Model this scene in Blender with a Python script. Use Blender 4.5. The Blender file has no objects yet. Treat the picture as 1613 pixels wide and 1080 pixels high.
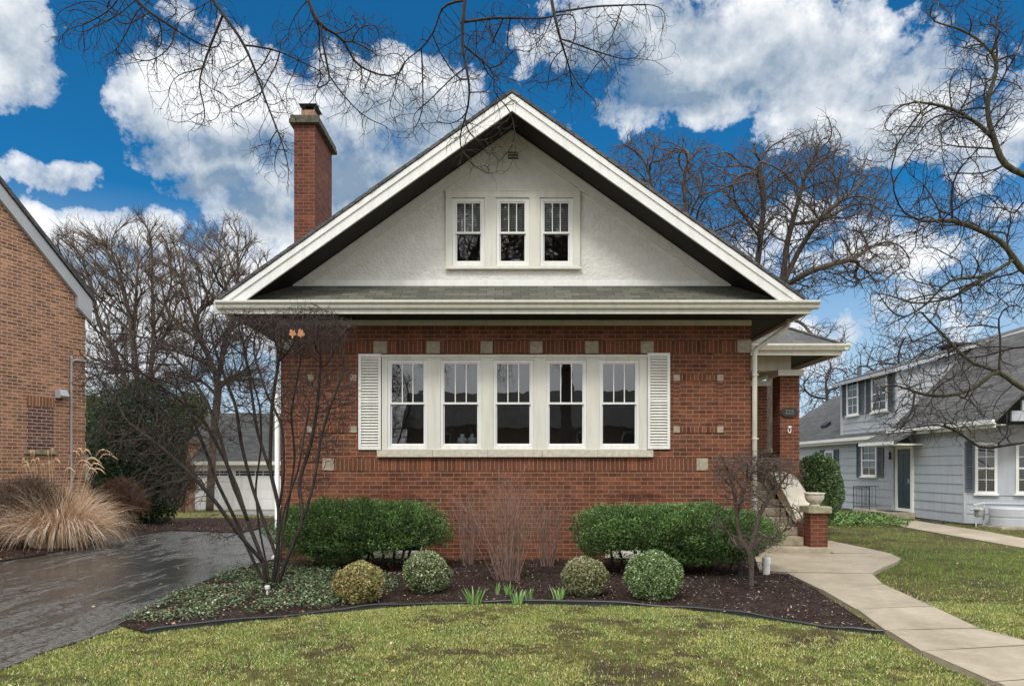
import bpy, math, random
import numpy as np
from mathutils import Vector, kdtree
from mathutils.geometry import tessellate_polygon
random.seed(7); RNG = np.random.default_rng(7)
SC = bpy.context.scene
COL = SC.collection
F = 1075.0; CX = 806.5; HY = 735.0; CH = 1.7; CY = -12.4
def P(px, py, Z):                       # photo measurement at a known distance -> metres
    return ((px-CX)*Z/F, Z+CY, CH-(py-HY)*Z/F)
def G(px, py, h=0.0):                   # photo measurement on the ground
    Z = F*(CH-h)/(py-HY); return ((px-CX)*Z/F, Z+CY)
def slope(x, y):                        # the left side of the lot falls towards the garage
    k = min(1, max(0, (-x-3)/1.5)); return -0.028*k*min(20, max(0, y-5))
# ------------------------------------------------------------------ objects
def tag(o, label=None, cat=None, group=None, kind=None):
    if label: o['label'] = label
    if cat: o['category'] = cat
    if group: o['group'] = group
    if kind: o['kind'] = kind
    return o
def empty(name, loc=(0,0,0), rz=0):
    o = bpy.data.objects.new(name, None); COL.objects.link(o)
    o.location = loc; o.rotation_euler = (0,0,rz); o.empty_display_size = .2
    return o
def link(name, me, m, parent=None):
    o = bpy.data.objects.new(name, me); COL.objects.link(o)
    if m: me.materials.append(m)
    if parent: o.parent = parent
    return o
class MB:
    def __init__(s): s.v = []; s.f = []
    def add(s, vs, fs):
        n = len(s.v); s.v += [tuple(p) for p in vs]; s.f += [tuple(i+n for i in f) for f in fs]; return s
    def box(s, x0, x1, y0, y1, z0, z1):
        if x0 > x1: x0, x1 = x1, x0
        if y0 > y1: y0, y1 = y1, y0
        if z0 > z1: z0, z1 = z1, z0
        return s.add([(x0,y0,z0),(x1,y0,z0),(x1,y1,z0),(x0,y1,z0),(x0,y0,z1),(x1,y0,z1),(x1,y1,z1),(x0,y1,z1)],
              [(0,3,2,1),(4,5,6,7),(0,1,5,4),(1,2,6,5),(2,3,7,6),(3,0,4,7)])
    def prism(s, poly, ax, a, b):       # poly in the two other axes, extruded a..b along ax
        def pt(p, t):
            if ax == 'x': return (t, p[0], p[1])
            if ax == 'y': return (p[0], t, p[1])
            return (p[0], p[1], t)
        n = len(poly); vs = [pt(p, a) for p in poly]+[pt(p, b) for p in poly]
        tris = tessellate_polygon([[Vector((p[0], p[1], 0)) for p in poly]])
        fs = [(i, (i+1)%n, n+(i+1)%n, n+i) for i in range(n)]
        fs += [tuple(t) for t in tris]+[tuple(n+i for i in reversed(t)) for t in tris]
        return s.add(vs, fs)
    def tube(s, pts, rad, n=6, cap=True):
        m = len(pts); 
        if m < 2: return s
        base = len(s.v); ref = None
        for i, p in enumerate(pts):
            a = pts[max(0, i-1)]; b = pts[min(m-1, i+1)]
            d = Vector((b[0]-a[0], b[1]-a[1], b[2]-a[2]))
            if d.length < 1e-9: d = Vector((0,0,1))
            d.normalize()
            if ref is None: ref = Vector((1,0,0)) if abs(d.x) < .8 else Vector((0,1,0))
            u = ref - d*ref.dot(d)
            if u.length < 1e-4: u = Vector((0,1,0)) - d*d.y
            u.normalize(); w = d.cross(u); ref = u
            r = rad[i] if hasattr(rad, '__len__') else rad
            for k in range(n):
                t = 2*math.pi*k/n; c = r*math.cos(t); q = r*math.sin(t)
                s.v.append((p[0]+u.x*c+w.x*q, p[1]+u.y*c+w.y*q, p[2]+u.z*c+w.z*q))
        for i in range(m-1):
            o = base+i*n
            for k in range(n):
                k2 = (k+1) % n; s.f.append((o+k, o+k2, o+n+k2, o+n+k))
        if cap:
            s.f.append(tuple(base+k for k in reversed(range(n)))); s.f.append(tuple(base+(m-1)*n+k for k in range(n)))
        return s
    def lathe(s, prof, cx, cy, cz, n=28):
        base = len(s.v)
        for r, z in prof:
            for k in range(n):
                t = 2*math.pi*k/n; s.v.append((cx+r*math.cos(t), cy+r*math.sin(t), cz+z))
        for i in range(len(prof)-1):
            for k in range(n):
                k2 = (k+1)%n; o = base+i*n; s.f.append((o+k, o+k2, o+n+k2, o+n+k))
        s.f.append(tuple(base+k for k in reversed(range(n)))); s.f.append(tuple(base+(len(prof)-1)*n+k for k in range(n)))
        return s
    def build(s, name, m=None, parent=None, smooth=False, bevel=0, off=(0,0,0)):
        me = bpy.data.meshes.new(name)
        vs = s.v if off == (0,0,0) else [(p[0]-off[0], p[1]-off[1], p[2]-off[2]) for p in s.v]
        me.from_pydata(vs, [], s.f); me.update()
        if smooth: me.polygons.foreach_set('use_smooth', [True]*len(me.polygons))
        o = link(name, me, m, parent)
        if off != (0,0,0) and not parent: o.location = off
        if bevel:
            b = o.modifiers.new('bevel', 'BEVEL'); b.width = bevel; b.segments = 2; b.limit_method = 'ANGLE'
        return o
# ------------------------------------------------------------------ materials
class NT:
    def __init__(s, name):
        s.m = bpy.data.materials.new(name); s.m.use_nodes = True; s.t = s.m.node_tree
        s.b = s.t.nodes['Principled BSDF']; s.out = s.t.nodes['Material Output']
        s.tc = None
    def n(s, kind, **kw):
        nd = s.t.nodes.new(kind)
        for k, v in kw.items():
            if k.startswith('_'): nd.inputs[k[1:].replace('_', ' ')].default_value = v
            else: setattr(nd, k, v)
        return nd
    def l(s, a, b): s.t.links.new(a, b)
    def coord(s, out='Object'):
        if not s.tc: s.tc = s.n('ShaderNodeTexCoord')
        return s.tc.outputs[out]
    def math(s, op, a, b=None, c=None):
        nd = s.n('ShaderNodeMath', operation=op)
        for i, x in enumerate((a, b, c)):
            if x is None: continue
            if isinstance(x, (int, float)): nd.inputs[i].default_value = x
            else: s.l(x, nd.inputs[i])
        return nd.outputs[0]
    def noise(s, scale, detail=4, rough=.55, vec=None, dist=0):
        nd = s.n('ShaderNodeTexNoise'); nd.inputs['Scale'].default_value = scale
        nd.inputs['Detail'].default_value = detail; nd.inputs['Roughness'].default_value = rough; nd.inputs['Distortion'].default_value = dist
        s.l(vec if vec else s.coord(), nd.inputs['Vector']); return nd.outputs['Fac']
    def ramp(s, f, stops):
        nd = s.n('ShaderNodeValToRGB'); s.l(f, nd.inputs[0]); e = nd.color_ramp.elements
        while len(e) < len(stops): e.new(.5)
        for i, (p, c) in enumerate(stops):
            e[i].position = p; e[i].color = (c, c, c, 1) if isinstance(c, (int, float)) else (*c[:3], 1)
        return nd.outputs[0]
    def mix(s, f, a, b, mode='MIX'):
        nd = s.n('ShaderNodeMix', data_type='RGBA', blend_type=mode)
        for i, x in ((0, f), (6, a), (7, b)):
            if isinstance(x, (int, float)) and i == 0: nd.inputs[0].default_value = x
            elif isinstance(x, (tuple, list)): nd.inputs[i].default_value = (*x[:3], 1)
            elif isinstance(x, (int, float)): nd.inputs[i].default_value = (x, x, x, 1)
            else: s.l(x, nd.inputs[i])
        return nd.outputs[2]
    def bump(s, h, strength=.3, dist=.01):
        nd = s.n('ShaderNodeBump'); nd.inputs['Strength'].default_value = strength; nd.inputs['Distance'].default_value = dist
        s.l(h, nd.inputs['Height']); s.l(nd.outputs[0], s.b.inputs['Normal']); return nd
    def set(s, col=None, rough=None, **kw):
        if col is not None:
            if isinstance(col, (tuple, list)): s.b.inputs['Base Color'].default_value = (*col[:3], 1)
            else: s.l(col, s.b.inputs['Base Color'])
        if rough is not None:
            if isinstance(rough, (int, float)): s.b.inputs['Roughness'].default_value = rough
            else: s.l(rough, s.b.inputs['Roughness'])
        for k, v in kw.items(): s.b.inputs[k.replace('_', ' ')].default_value = v
        return s.m
    def wallcoord(s):                   # metres along the surface, metres up the slope
        N = s.n('ShaderNodeSeparateXYZ'); s.l(s.coord('Normal'), N.inputs[0])
        X = s.n('ShaderNodeSeparateXYZ'); s.l(s.coord('Object'), X.inputs[0])
        ax = s.math('ABSOLUTE', N.outputs[0]); ay = s.math('ABSOLUTE', N.outputs[1])
        h = s.math('MAXIMUM', s.math('SQRT', s.math('SUBTRACT', 1.0, s.math('MULTIPLY', N.outputs[2], N.outputs[2]))), .05)
        big = s.math('GREATER_THAN', ay, ax)
        u = s.math('ADD', s.math('MULTIPLY', X.outputs[0], big), s.math('MULTIPLY', X.outputs[1], s.math('SUBTRACT', 1.0, big)))
        v = s.math('DIVIDE', X.outputs[2], h)
        return u, v
def plain(name, col, rough=.6, var=.12, scale=6, bump=.1, bscale=60, spec=.5, bd=.004, metal=0):
    t = NT(name); f = t.noise(scale, 5); g = t.noise(bscale, 4)
    c2 = tuple(c*(1-var*2) for c in col); c1 = tuple(min(1, c*(1+var)) for c in col)
    c = t.mix(t.ramp(f, [(.3, 0), (.7, 1)]), c2, c1)
    t.bump(g, bump, bd); return t.set(c, rough, Specular_IOR_Level=spec, Metallic=metal)
def painted(name, col, rough=.5):
    t = NT(name); mp = t.n('ShaderNodeMapping'); t.l(t.coord(), mp.inputs[0]); mp.inputs['Scale'].default_value = (9, 9, .9)
    a = t.noise(1.0, 5, .6, mp.outputs[0]); b = t.noise(2.2, 4); c = t.noise(45, 4)
    k = t.mix(t.ramp(a, [(.45, 0), (.75, .45)]), col, tuple(q*w for q, w in zip(col, (.66, .64, .58))))
    k = t.mix(t.ramp(b, [(.4, 0), (.75, .3)]), k, tuple(q*.78 for q in col)); t.bump(c, .12, .003)
    return t.set(k, rough)
def brickmat(name, c1, c2, mort, bw=.235, bh=.076, ms=.011, soldier=False, stain=.25, off=(0, 0)):
    t = NT(name); u, v = t.wallcoord()
    cb = t.n('ShaderNodeCombineXYZ')
    u2 = t.math('ADD', u, off[0]); v2 = t.math('ADD', v, off[1])
    if soldier: u2, v2 = v2, u2
    t.l(u2, cb.inputs[0]); t.l(v2, cb.inputs[1])
    wob = t.n('ShaderNodeTexNoise', noise_dimensions='2D'); wob.inputs['Scale'].default_value = 14; t.l(cb.outputs[0], wob.inputs['Vector'])
    wv = t.n('ShaderNodeVectorMath', operation='MULTIPLY_ADD'); t.l(wob.outputs['Color'], wv.inputs[0]); wv.inputs[1].default_value = (.006, .004, 0); t.l(cb.outputs[0], wv.inputs[2])
    br = t.n('ShaderNodeTexBrick'); t.l(wv.outputs[0], br.inputs['Vector']); br.offset = .0 if soldier else .5
    for k, x in (('Scale', 1), ('Mortar Size', ms/2), ('Mortar Smooth', .25), ('Bias', -.15), ('Brick Width', bw if not soldier else 1.0), ('Row Height', bh)): br.inputs[k].default_value = x
    br.inputs['Color1'].default_value = (*c1, 1); br.inputs['Color2'].default_value = (*c2, 1); br.inputs['Mortar'].default_value = (*mort, 1)
    row = t.math('FLOOR', t.math('DIVIDE', v2, bh)); sh_ = t.math('MULTIPLY', t.math('FLOORED_MODULO', row, 2.0), 0.0 if soldier else .5)
    cl_ = t.math('FLOOR', t.math('ADD', t.math('DIVIDE', u2, bw if not soldier else 1.0), sh_)); cc = t.n('ShaderNodeCombineXYZ'); t.l(row, cc.inputs[0]); t.l(cl_, cc.inputs[1])
    wn = t.n('ShaderNodeTexWhiteNoise', noise_dimensions='2D'); t.l(cc.outputs[0], wn.inputs['Vector'])
    tone = t.mix(br.outputs['Fac'], t.ramp(wn.outputs['Value'], [(.0, .6), (.22, .88), (.8, 1.08), (1, 1.4)]), 1.0)
    f = t.noise(1.1, 5, .6); g = t.noise(35, 5, .6)
    c = t.mix(1.0, br.outputs['Color'], tone, 'MULTIPLY'); c = t.mix(t.ramp(f, [(.3, stain), (.7, 0)]), c, tuple(.3*a for a in c1))
    c = t.mix(.55, c, t.mix(1.0, c, t.ramp(g, [(.3, .45), (.75, 1.35)]), 'MULTIPLY'))
    h = t.math('ADD', t.math('MULTIPLY', t.math('SUBTRACT', 1.0, br.outputs['Fac']), 1.0), t.math('MULTIPLY', g, .35))
    t.bump(h, .55, .006); return t.set(c, .85, Specular_IOR_Level=.3)
def shinglemat(name, c1, c2, gap, w=.3, h=.135):
    t = NT(name); u, v = t.wallcoord(); cb = t.n('ShaderNodeCombineXYZ'); t.l(u, cb.inputs[0]); t.l(v, cb.inputs[1])
    br = t.n('ShaderNodeTexBrick'); t.l(cb.outputs[0], br.inputs['Vector'])
    for k, x in (('Scale', 1), ('Mortar Size', .006), ('Mortar Smooth', .3), ('Bias', 0), ('Brick Width', w), ('Row Height', h)): br.inputs[k].default_value = x
    br.inputs['Color1'].default_value = (*c1, 1); br.inputs['Color2'].default_value = (*c2, 1); br.inputs['Mortar'].default_value = (*gap, 1)
    g = t.noise(90, 4, .7); f = t.noise(2, 4)
    c = t.mix(.6, br.outputs['Color'], t.mix(1.0, br.outputs['Color'], t.ramp(g, [(.3, .35), (.7, 1.5)]), 'MULTIPLY'))
    c = t.mix(t.ramp(f, [(.35, .35), (.7, 0)]), c, tuple(.5*a for a in c1))
    saw = t.math('FRACT', t.math('DIVIDE', v, h))
    t.bump(t.math('ADD', t.math('MULTIPLY', t.math('SUBTRACT', 1.0, saw), 1.0), t.math('MULTIPLY', g, .3)), .7, .012)
    return t.set(c, .9, Specular_IOR_Level=.2)
def barkmat(name, c1, c2, sc=30):
    t = NT(name); mp = t.n('ShaderNodeMapping'); t.l(t.coord(), mp.inputs[0]); mp.inputs['Scale'].default_value = (1, 1, .25)
    f = t.noise(sc, 5, .65, mp.outputs[0]); c = t.ramp(f, [(.3, c2), (.62, c1)]); t.bump(f, .6, .01); return t.set(c, .85, Specular_IOR_Level=.25)
def attrmat(name, rough=.6, spec=.3, trans=.0):
    t = NT(name); a = t.n('ShaderNodeAttribute', attribute_name='Col')
    t.l(a.outputs['Color'], t.b.inputs['Base Color']); t.set(None, rough, Specular_IOR_Level=spec)
    if trans:
        tr = t.n('ShaderNodeBsdfTranslucent'); t.l(a.outputs['Color'], tr.inputs[0]); mx = t.n('ShaderNodeMixShader'); mx.inputs[0].default_value = trans
        t.l(t.b.outputs[0], mx.inputs[1]); t.l(tr.outputs[0], mx.inputs[2]); t.l(mx.outputs[0], t.out.inputs[0])
    return t.m
def glassmat(name, refl=.2, tint=(.9, .93, .92)):
    t = NT(name); t.t.nodes.remove(t.b)
    gl = t.n('ShaderNodeBsdfGlossy'); gl.inputs['Roughness'].default_value = .004; gl.inputs['Color'].default_value = (1, 1, 1, 1)
    tr = t.n('ShaderNodeBsdfTransparent'); tr.inputs[0].default_value = (*tint, 1)
    fr = t.n('ShaderNodeLayerWeight'); fr.inputs[0].default_value = .35
    f = t.math('ADD', t.math('MULTIPLY', fr.outputs['Fresnel'], .8), refl-.05)
    nz = t.noise(1.6, 2); bp = t.n('ShaderNodeBump'); bp.inputs['Strength'].default_value = .10; bp.inputs['Distance'].default_value = .02; t.l(nz, bp.inputs['Height']); t.l(bp.outputs[0], gl.inputs['Normal'])
    mx = t.n('ShaderNodeMixShader'); t.l(f, mx.inputs[0]); t.l(tr.outputs[0], mx.inputs[1]); t.l(gl.outputs[0], mx.inputs[2]); t.l(mx.outputs[0], t.out.inputs[0])
    return t.m
BR1, BR2, MO = (.208,.073,.036), (.118,.053,.031), (.40,.22,.155)
M = dict(
 brick=brickmat('red_brick', BR1, BR2, MO),
 soldier=brickmat('soldier_brick', BR1, BR2, MO, bh=.078, soldier=True),
 frameh=brickmat('frame_brick_upright', BR1, BR2, MO, bh=.072, soldier=True, off=(0,.4)), framev=brickmat('frame_brick_flat', BR1, BR2, MO, bw=50, bh=.072),
 chimbrick=brickmat('chimney_brick', (.165,.052,.028), (.10,.036,.023), (.28,.16,.115), ms=.010),
 tan=brickmat('tan_brick', (.47,.225,.12), (.29,.135,.075), (.68,.56,.45), bw=.22, bh=.077, ms=.016, stain=.12),
 tansold=brickmat('tan_soldier_brick', (.42,.19,.09), (.27,.11,.06), (.6,.48,.38), bh=.077, soldier=True, ms=.014),
 tandark=brickmat('infill_brick', (.2,.095,.065), (.12,.06,.045), (.6,.5,.42), bw=.22, bh=.077, ms=.016, stain=.1),
 shingle=shinglemat('grey_shingles', (.17,.165,.13), (.09,.09,.075), (.03,.03,.026)),
 shingle2=shinglemat('weathered_shingles', (.13,.13,.128), (.075,.075,.075), (.025,.025,.025), .3, .15),
 white=painted('white_paint', (.82,.82,.79), .45),
 cream=painted('cream_paint', (.71,.69,.61), .5),
 gutter=painted('cream_metal', (.67,.65,.57), .32),
 stone=plain('limestone', (.58,.54,.44), .85, .12, 14, .4, 90),
 block=plain('stone_accent', (.37,.32,.24), .85, .15, 14, .4, 90), capdark=plain('sooty_cap', (.10,.09,.065), .9, .25, 9, .4, 90),
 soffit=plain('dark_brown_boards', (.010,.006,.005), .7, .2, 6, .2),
 concrete=plain('concrete', (.43,.39,.33), .8, .12, 2.2, .4, 120),
 stepc=plain('weathered_concrete', (.40,.34,.245), .85, .18, 5, .4, 90),
 mossy=plain('mossy_stone', (.33,.31,.20), .9, .2, 12, .5, 90),
 slate=plain('slate_blue_paint', (.105,.13,.155), .5, .08, 5, .05),
 siding=painted('grey_siding', (.43,.46,.49), .55),
 sidtrim=plain('grey_trim', (.46,.48,.50), .5, .05, 3, .05),
 iron=plain('black_iron', (.02,.02,.022), .45, .1, 8, .1),
 dark=plain('dark_interior', (.05,.045,.04), .9, .1, 3, .05),
 metal=plain('galvanised_metal', (.42,.43,.44), .4, .1, 8, .05, metal=.6),
 pipe=plain('grey_conduit', (.42,.42,.42), .45, .08, 8, .05),
 terracotta=plain('clay_flue', (.33,.19,.12), .85, .1, 8, .2),
 door=plain('dark_green_door', (.012,.035,.038), .35, .1, 5, .05),
 glass=glassmat('window_glass', .15), glass2=glassmat('neighbour_glass', .10),
 blind=plain('blind_slats', (.32,.33,.33), .6, .05, 5, .05),
 plastic=plain('black_edging_plastic', (.035,.04,.042), .38, .15, 9, .2, 20),
 bark=barkmat('dark_bark', (.055,.044,.036), (.014,.011,.010), 25),
 barkg=barkmat('grey_bark', (.11,.09,.075), (.035,.027,.022), 18),
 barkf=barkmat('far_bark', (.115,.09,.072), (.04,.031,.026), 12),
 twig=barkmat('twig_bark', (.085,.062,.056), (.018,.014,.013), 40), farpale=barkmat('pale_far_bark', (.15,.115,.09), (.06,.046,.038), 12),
 twigr=barkmat('brown_twig_bark', (.15,.115,.095), (.035,.026,.022), 40),
 coping=plain('smooth_coping', (.60,.55,.44), .8, .08, 4, .2, 90),
 twigp=barkmat('pale_twig_bark', (.33,.22,.175), (.12,.075,.06), 40),
 moss=barkmat('mossy_bark', (.10,.095,.05), (.03,.025,.018), 22),
 leaf=attrmat('leaves', .5, .35, .12), grass=attrmat('grass_blades', .75, .15, .15), litter=attrmat('dry_litter', .7, .25),
)
t = NT('stucco'); g = t.noise(24, 4, .6); g2 = t.noise(7, 3); v = t.n('ShaderNodeTexVoronoi'); v.inputs['Scale'].default_value = 16; t.l(t.coord(), v.inputs['Vector'])
h = t.math('ADD', t.math('MULTIPLY', g, 1.0), t.math('MULTIPLY', v.outputs['Distance'], .5)); t.bump(h, .7, .022)
M['stucco'] = t.set(t.mix(t.ramp(g2, [(.35, 0), (.7, 1)]), (.67,.655,.61), (.74,.725,.68)), .85, Specular_IOR_Level=.2)
# ground materials
t = NT('lawn_soil'); a = t.noise(1.1, 5, .6); b = t.noise(9, 5, .7); c = t.noise(95, 5, .75)
col = t.mix(t.ramp(b, [(.4, 0), (.62, 1)]), (.10,.11,.03), (.22,.18,.08))
col = t.mix(t.ramp(a, [(.47, 0), (.6, .9)]), col, (.095,.065,.045)); col = t.mix(.95, col, t.mix(1.0, col, t.ramp(c, [(.35,.15),(.65,1.7)]), 'MULTIPLY'))
t.bump(c, 1.0, .04); M['soil'] = t.set(col, .95, Specular_IOR_Level=.1)
t = NT('mulch'); b = t.noise(30, 5, .75); a = t.noise(3, 4)
col = t.mix(t.ramp(b, [(.35, 0), (.7, 1)]), (.018,.011,.009), (.075,.045,.035)); col = t.mix(t.ramp(a, [(.5,0),(.75,.5)]), col, (.10,.085,.07))
t.bump(b, 1.0, .04); M['mulch'] = t.set(col, .9, Specular_IOR_Level=.12)
t = NT('wet_asphalt')
wav = t.n('ShaderNodeMapping'); t.l(t.coord(), wav.inputs[0]); wav.inputs['Rotation'].default_value = (0,0,math.radians(-6)); wav.inputs['Scale'].default_value = (2.0, .5, 1)
wet = t.noise(1.7, 6, .68, wav.outputs[0], 1.1); fine = t.noise(220, 3, .7); med = t.noise(14, 5, .7)
vo = t.n('ShaderNodeTexVoronoi', feature='DISTANCE_TO_EDGE'); vo.inputs['Scale'].default_value = 9
dv = t.n('ShaderNodeVectorMath', operation='MULTIPLY_ADD'); nn = t.n('ShaderNodeTexNoise'); nn.inputs['Scale'].default_value = 3.5; nn.inputs['Detail'].default_value = 5; t.l(t.coord(), nn.inputs['Vector'])
t.l(nn.outputs['Color'], dv.inputs[0]); dv.inputs[1].default_value = (.35,.35,0); t.l(t.coord(), dv.inputs[2]); t.l(dv.outputs[0], vo.inputs['Vector'])
area = t.noise(.55, 3, .5)
crack = t.ramp(vo.outputs['Distance'], [(.0, 1), (.08, 0)]); sy_ = t.n('ShaderNodeSeparateXYZ'); t.l(t.coord(), sy_.inputs[0]); near_ = t.math('MINIMUM', t.math('MAXIMUM', t.math('MULTIPLY', t.math('SUBTRACT', -1.8, sy_.outputs[1]), .10), 0.0), .22)
crack = t.math('MULTIPLY', crack, t.ramp(t.math('ADD', area, near_), [(.5, 0), (.64, 1)]))
sxy = t.n('ShaderNodeSeparateXYZ'); t.l(t.coord(), sxy.inputs[0])
far_ = t.math('MULTIPLY', t.math('SMOOTH_MAX', t.math('SUBTRACT', 1.0, t.math('ABSOLUTE', t.math('DIVIDE', t.math('ADD', sxy.outputs[1], 1.2), 3.6))), 0.0, .2), .13)
pud = t.ramp(t.math('ADD', wet, far_), [(.52, 0), (.58, 1)])
col = t.mix(t.ramp(med, [(.3,0),(.7,1)]), (.082,.081,.076), (.145,.142,.132)); col = t.mix(t.ramp(fine, [(.62,0),(.75,.5)]), col, (.2,.2,.2))
col = t.mix(t.math('MULTIPLY', pud, .6), col, (.022,.020,.018)); col = t.mix(t.math('MULTIPLY', crack, .9), col, (.012,.011,.01))
rg = t.mix(pud, t.ramp(med, [(.3,.16),(.7,.34)]), .035)
hh = t.math('SUBTRACT', t.math('MULTIPLY', t.math('ADD', t.math('MULTIPLY', fine, .5), t.math('MULTIPLY', med, .35)), t.math('SUBTRACT', 1.0, t.math('MULTIPLY', pud, .85))), t.math('MULTIPLY', crack, 1.2))
t.bump(hh, .55, .012); M['asphalt'] = t.set(col, rg, Specular_IOR_Level=.55)
t = NT('walk_concrete'); a = t.noise(1.3, 5, .6); b = t.noise(8, 5, .7); c = t.noise(150, 3, .7)
col = t.mix(t.ramp(a, [(.3,0),(.7,1)]), (.30,.25,.175), (.42,.36,.275)); col = t.mix(.45, col, t.mix(1.0, col, t.ramp(b, [(.3,.6),(.7,1.2)]), 'MULTIPLY')); col = t.mix(.35, col, t.mix(1.0, col, t.ramp(c, [(.3,.5),(.7,1.35)]), 'MULTIPLY'))
t.bump(c, .3, .004); M['walk'] = t.set(col, t.ramp(a, [(.3,.45),(.7,.8)]), Specular_IOR_Level=.4)
# ------------------------------------------------------------------ numpy scatter of leaf-like quads
def scatter(name, Pn, L, W, cols, m, parent=None, nrm=None, tri=False, up=None):
    n = len(Pn); Pn = np.asarray(Pn, float)
    L = np.broadcast_to(L, (n,))[:, None]; W = np.broadcast_to(W, (n,))[:, None]
    if up is None: d = RNG.normal(size=(n, 3))
    else: d = np.asarray(up, float)
    d /= np.linalg.norm(d, axis=1)[:, None]+1e-9
    r = RNG.normal(size=(n, 3)) if nrm is None else np.asarray(nrm)
    s = np.cross(d, r); s /= np.linalg.norm(s, axis=1)[:, None]+1e-9
    if tri:
        V = np.stack([Pn-s*W/2, Pn+s*W/2, Pn+d*L], 1); k = 3
    else:
        V = np.stack([Pn-d*L/2, Pn+s*W/2, Pn+d*L/2, Pn-s*W/2], 1); k = 4
    me = bpy.data.meshes.new(name); me.vertices.add(n*k); me.vertices.foreach_set('co', V.reshape(-1).astype(np.float32))
    me.loops.add(n*k); me.loops.foreach_set('vertex_index', np.arange(n*k, dtype=np.int32))
    me.polygons.add(n); me.polygons.foreach_set('loop_start', np.arange(0, n*k, k, dtype=np.int32)); me.update(calc_edges=True)
    at = me.color_attributes.new('Col', 'FLOAT_COLOR', 'POINT')
    C4 = np.ones((n, k, 4), np.float32); C4[:, :, :3] = np.asarray(cols)[:, None, :]; at.data.foreach_set('color', C4.reshape(-1))
    return link(name, me, m, parent)
def pal(n, cols, w=None, jit=.25):
    c = np.array(cols)[RNG.choice(len(cols), n, p=w)]; return np.clip(c*(1+jit*RNG.normal(size=(n,1))), 0.003, 1)
def inpoly(x, y, poly):
    r = np.zeros(len(x), bool); j = len(poly)-1
    for i in range(len(poly)):
        xi, yi = poly[i]; xj, yj = poly[j]
        r ^= ((yi > y) != (yj > y)) & (x < (xj-xi)*(y-yi)/(yj-yi+1e-12)+xi); j = i
    return r
def vnoise(x, y, sc, seed=0):           # cheap smooth value noise for patchiness
    g = np.random.default_rng(seed).random((64, 64)); X = x*sc % 64; Y = y*sc % 64
    i = X.astype(int); j = Y.astype(int); fx = X-i; fy = Y-j; fx = fx*fx*(3-2*fx); fy = fy*fy*(3-2*fy)
    i2 = (i+1) % 64; j2 = (j+1) % 64; i %= 64; j %= 64
    return (g[i, j]*(1-fx)+g[i2, j]*fx)*(1-fy)+(g[i, j2]*(1-fx)+g[i2, j2]*fx)*fy
# ------------------------------------------------------------------ ground, drive, walks, beds
xs = [-700,-120,-40,-20,-12,-8,-4.5,-3,0,3,8,15,30,120,700]; ys = [-700,-100,-40,-12.4,-4,0,5,12,25,26,60,200,900]
gb = MB(); gb.v = [(x, y, slope(x, y)) for y in ys for x in xs]; nx = len(xs)
gb.f = [(j*nx+i, j*nx+i+1, (j+1)*nx+i+1, (j+1)*nx+i) for j in range(len(ys)-1) for i in range(nx-1)]
tag(gb.build('ground', M['soil']), kind='structure')
def sheet(name, poly, z, m, kind='structure', label=None, thick=0):
    mb = MB(); pts = [(x, y, z+slope(x, y)) for x, y in poly]
    if thick:
        mb.prism(poly, 'z', z-thick, z); o = mb.build(name, m, bevel=.006)
    else:
        tr = tessellate_polygon([[Vector((x, y, 0)) for x, y in poly]]); mb.add(pts, [tuple(t) for t in tr])
        me_o = mb.build(name, m); o = me_o
        if o.data.polygons and o.data.polygons[0].normal.z < 0: o.data.flip_normals()
    return tag(o, kind=kind)
# driveway: strips between its two edges so that it can follow the fall of the ground
dl = [(-14,-12.4)]; 
left = [G(-700,905), G(-250,895), G(0,886), G(60,876), G(130,862), G(200,847), G(270,834)]
right = [G(-60,1100), G(0,1057), G(70,1028), G(140,1006), G(190,988), G(240,957), G(300,925), G(350,905), G(385,893)]
front = [(-24,-7.6), (-24,-30), (-12,-30)]
dpoly = [(-24,-4), ] + left + [(-6.9, 5), (-7.2, 9), (-8.3, 13.2), (-8.6, 14.5), (-13.2, 17.5), (-13.2, 21.8), (-4.5, 21.8), (-4.5, 5), (-4.35, 1.0), (-4.42, -.3)] + list(reversed(right)) + [(-8,-12), (-9,-30), (-24,-30)]
sheet('driveway', dpoly, .012, M['asphalt'])
# bed along the front of the house
edge = [G(185,986), G(230,998), G(330,986), G(450,972), G(530,965), G(600,958), G(700,952), G(800,951), G(950,953), G(1050,957), G(1130,965), G(1200,975), G(1290,988), G(1350,996), G(1392,1000)]
walkL = [G(1388,999), G(1350,972), G(1300,941), G(1262,913), G(1240,906), G(1212,903)]
bed = [(x, y) for x, y in edge] + walkL[1:] + [(4.4, .3), (4.4, .02), (-4.35, .02), (-4.42, -.3)] + [G(385,893), G(350,905), G(300,925), G(240,957)]
sheet('planting_bed', bed, .02, M['mulch'])
bed2 = [(-24,-3.6)] + left[:] + [(-6.95, 5), (-7.25, 9), (-8.4, 13.0), (-12.5, 13.0), (-26, 8)]
sheet('side_bed', bed2, .03, M['mulch'])
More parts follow.
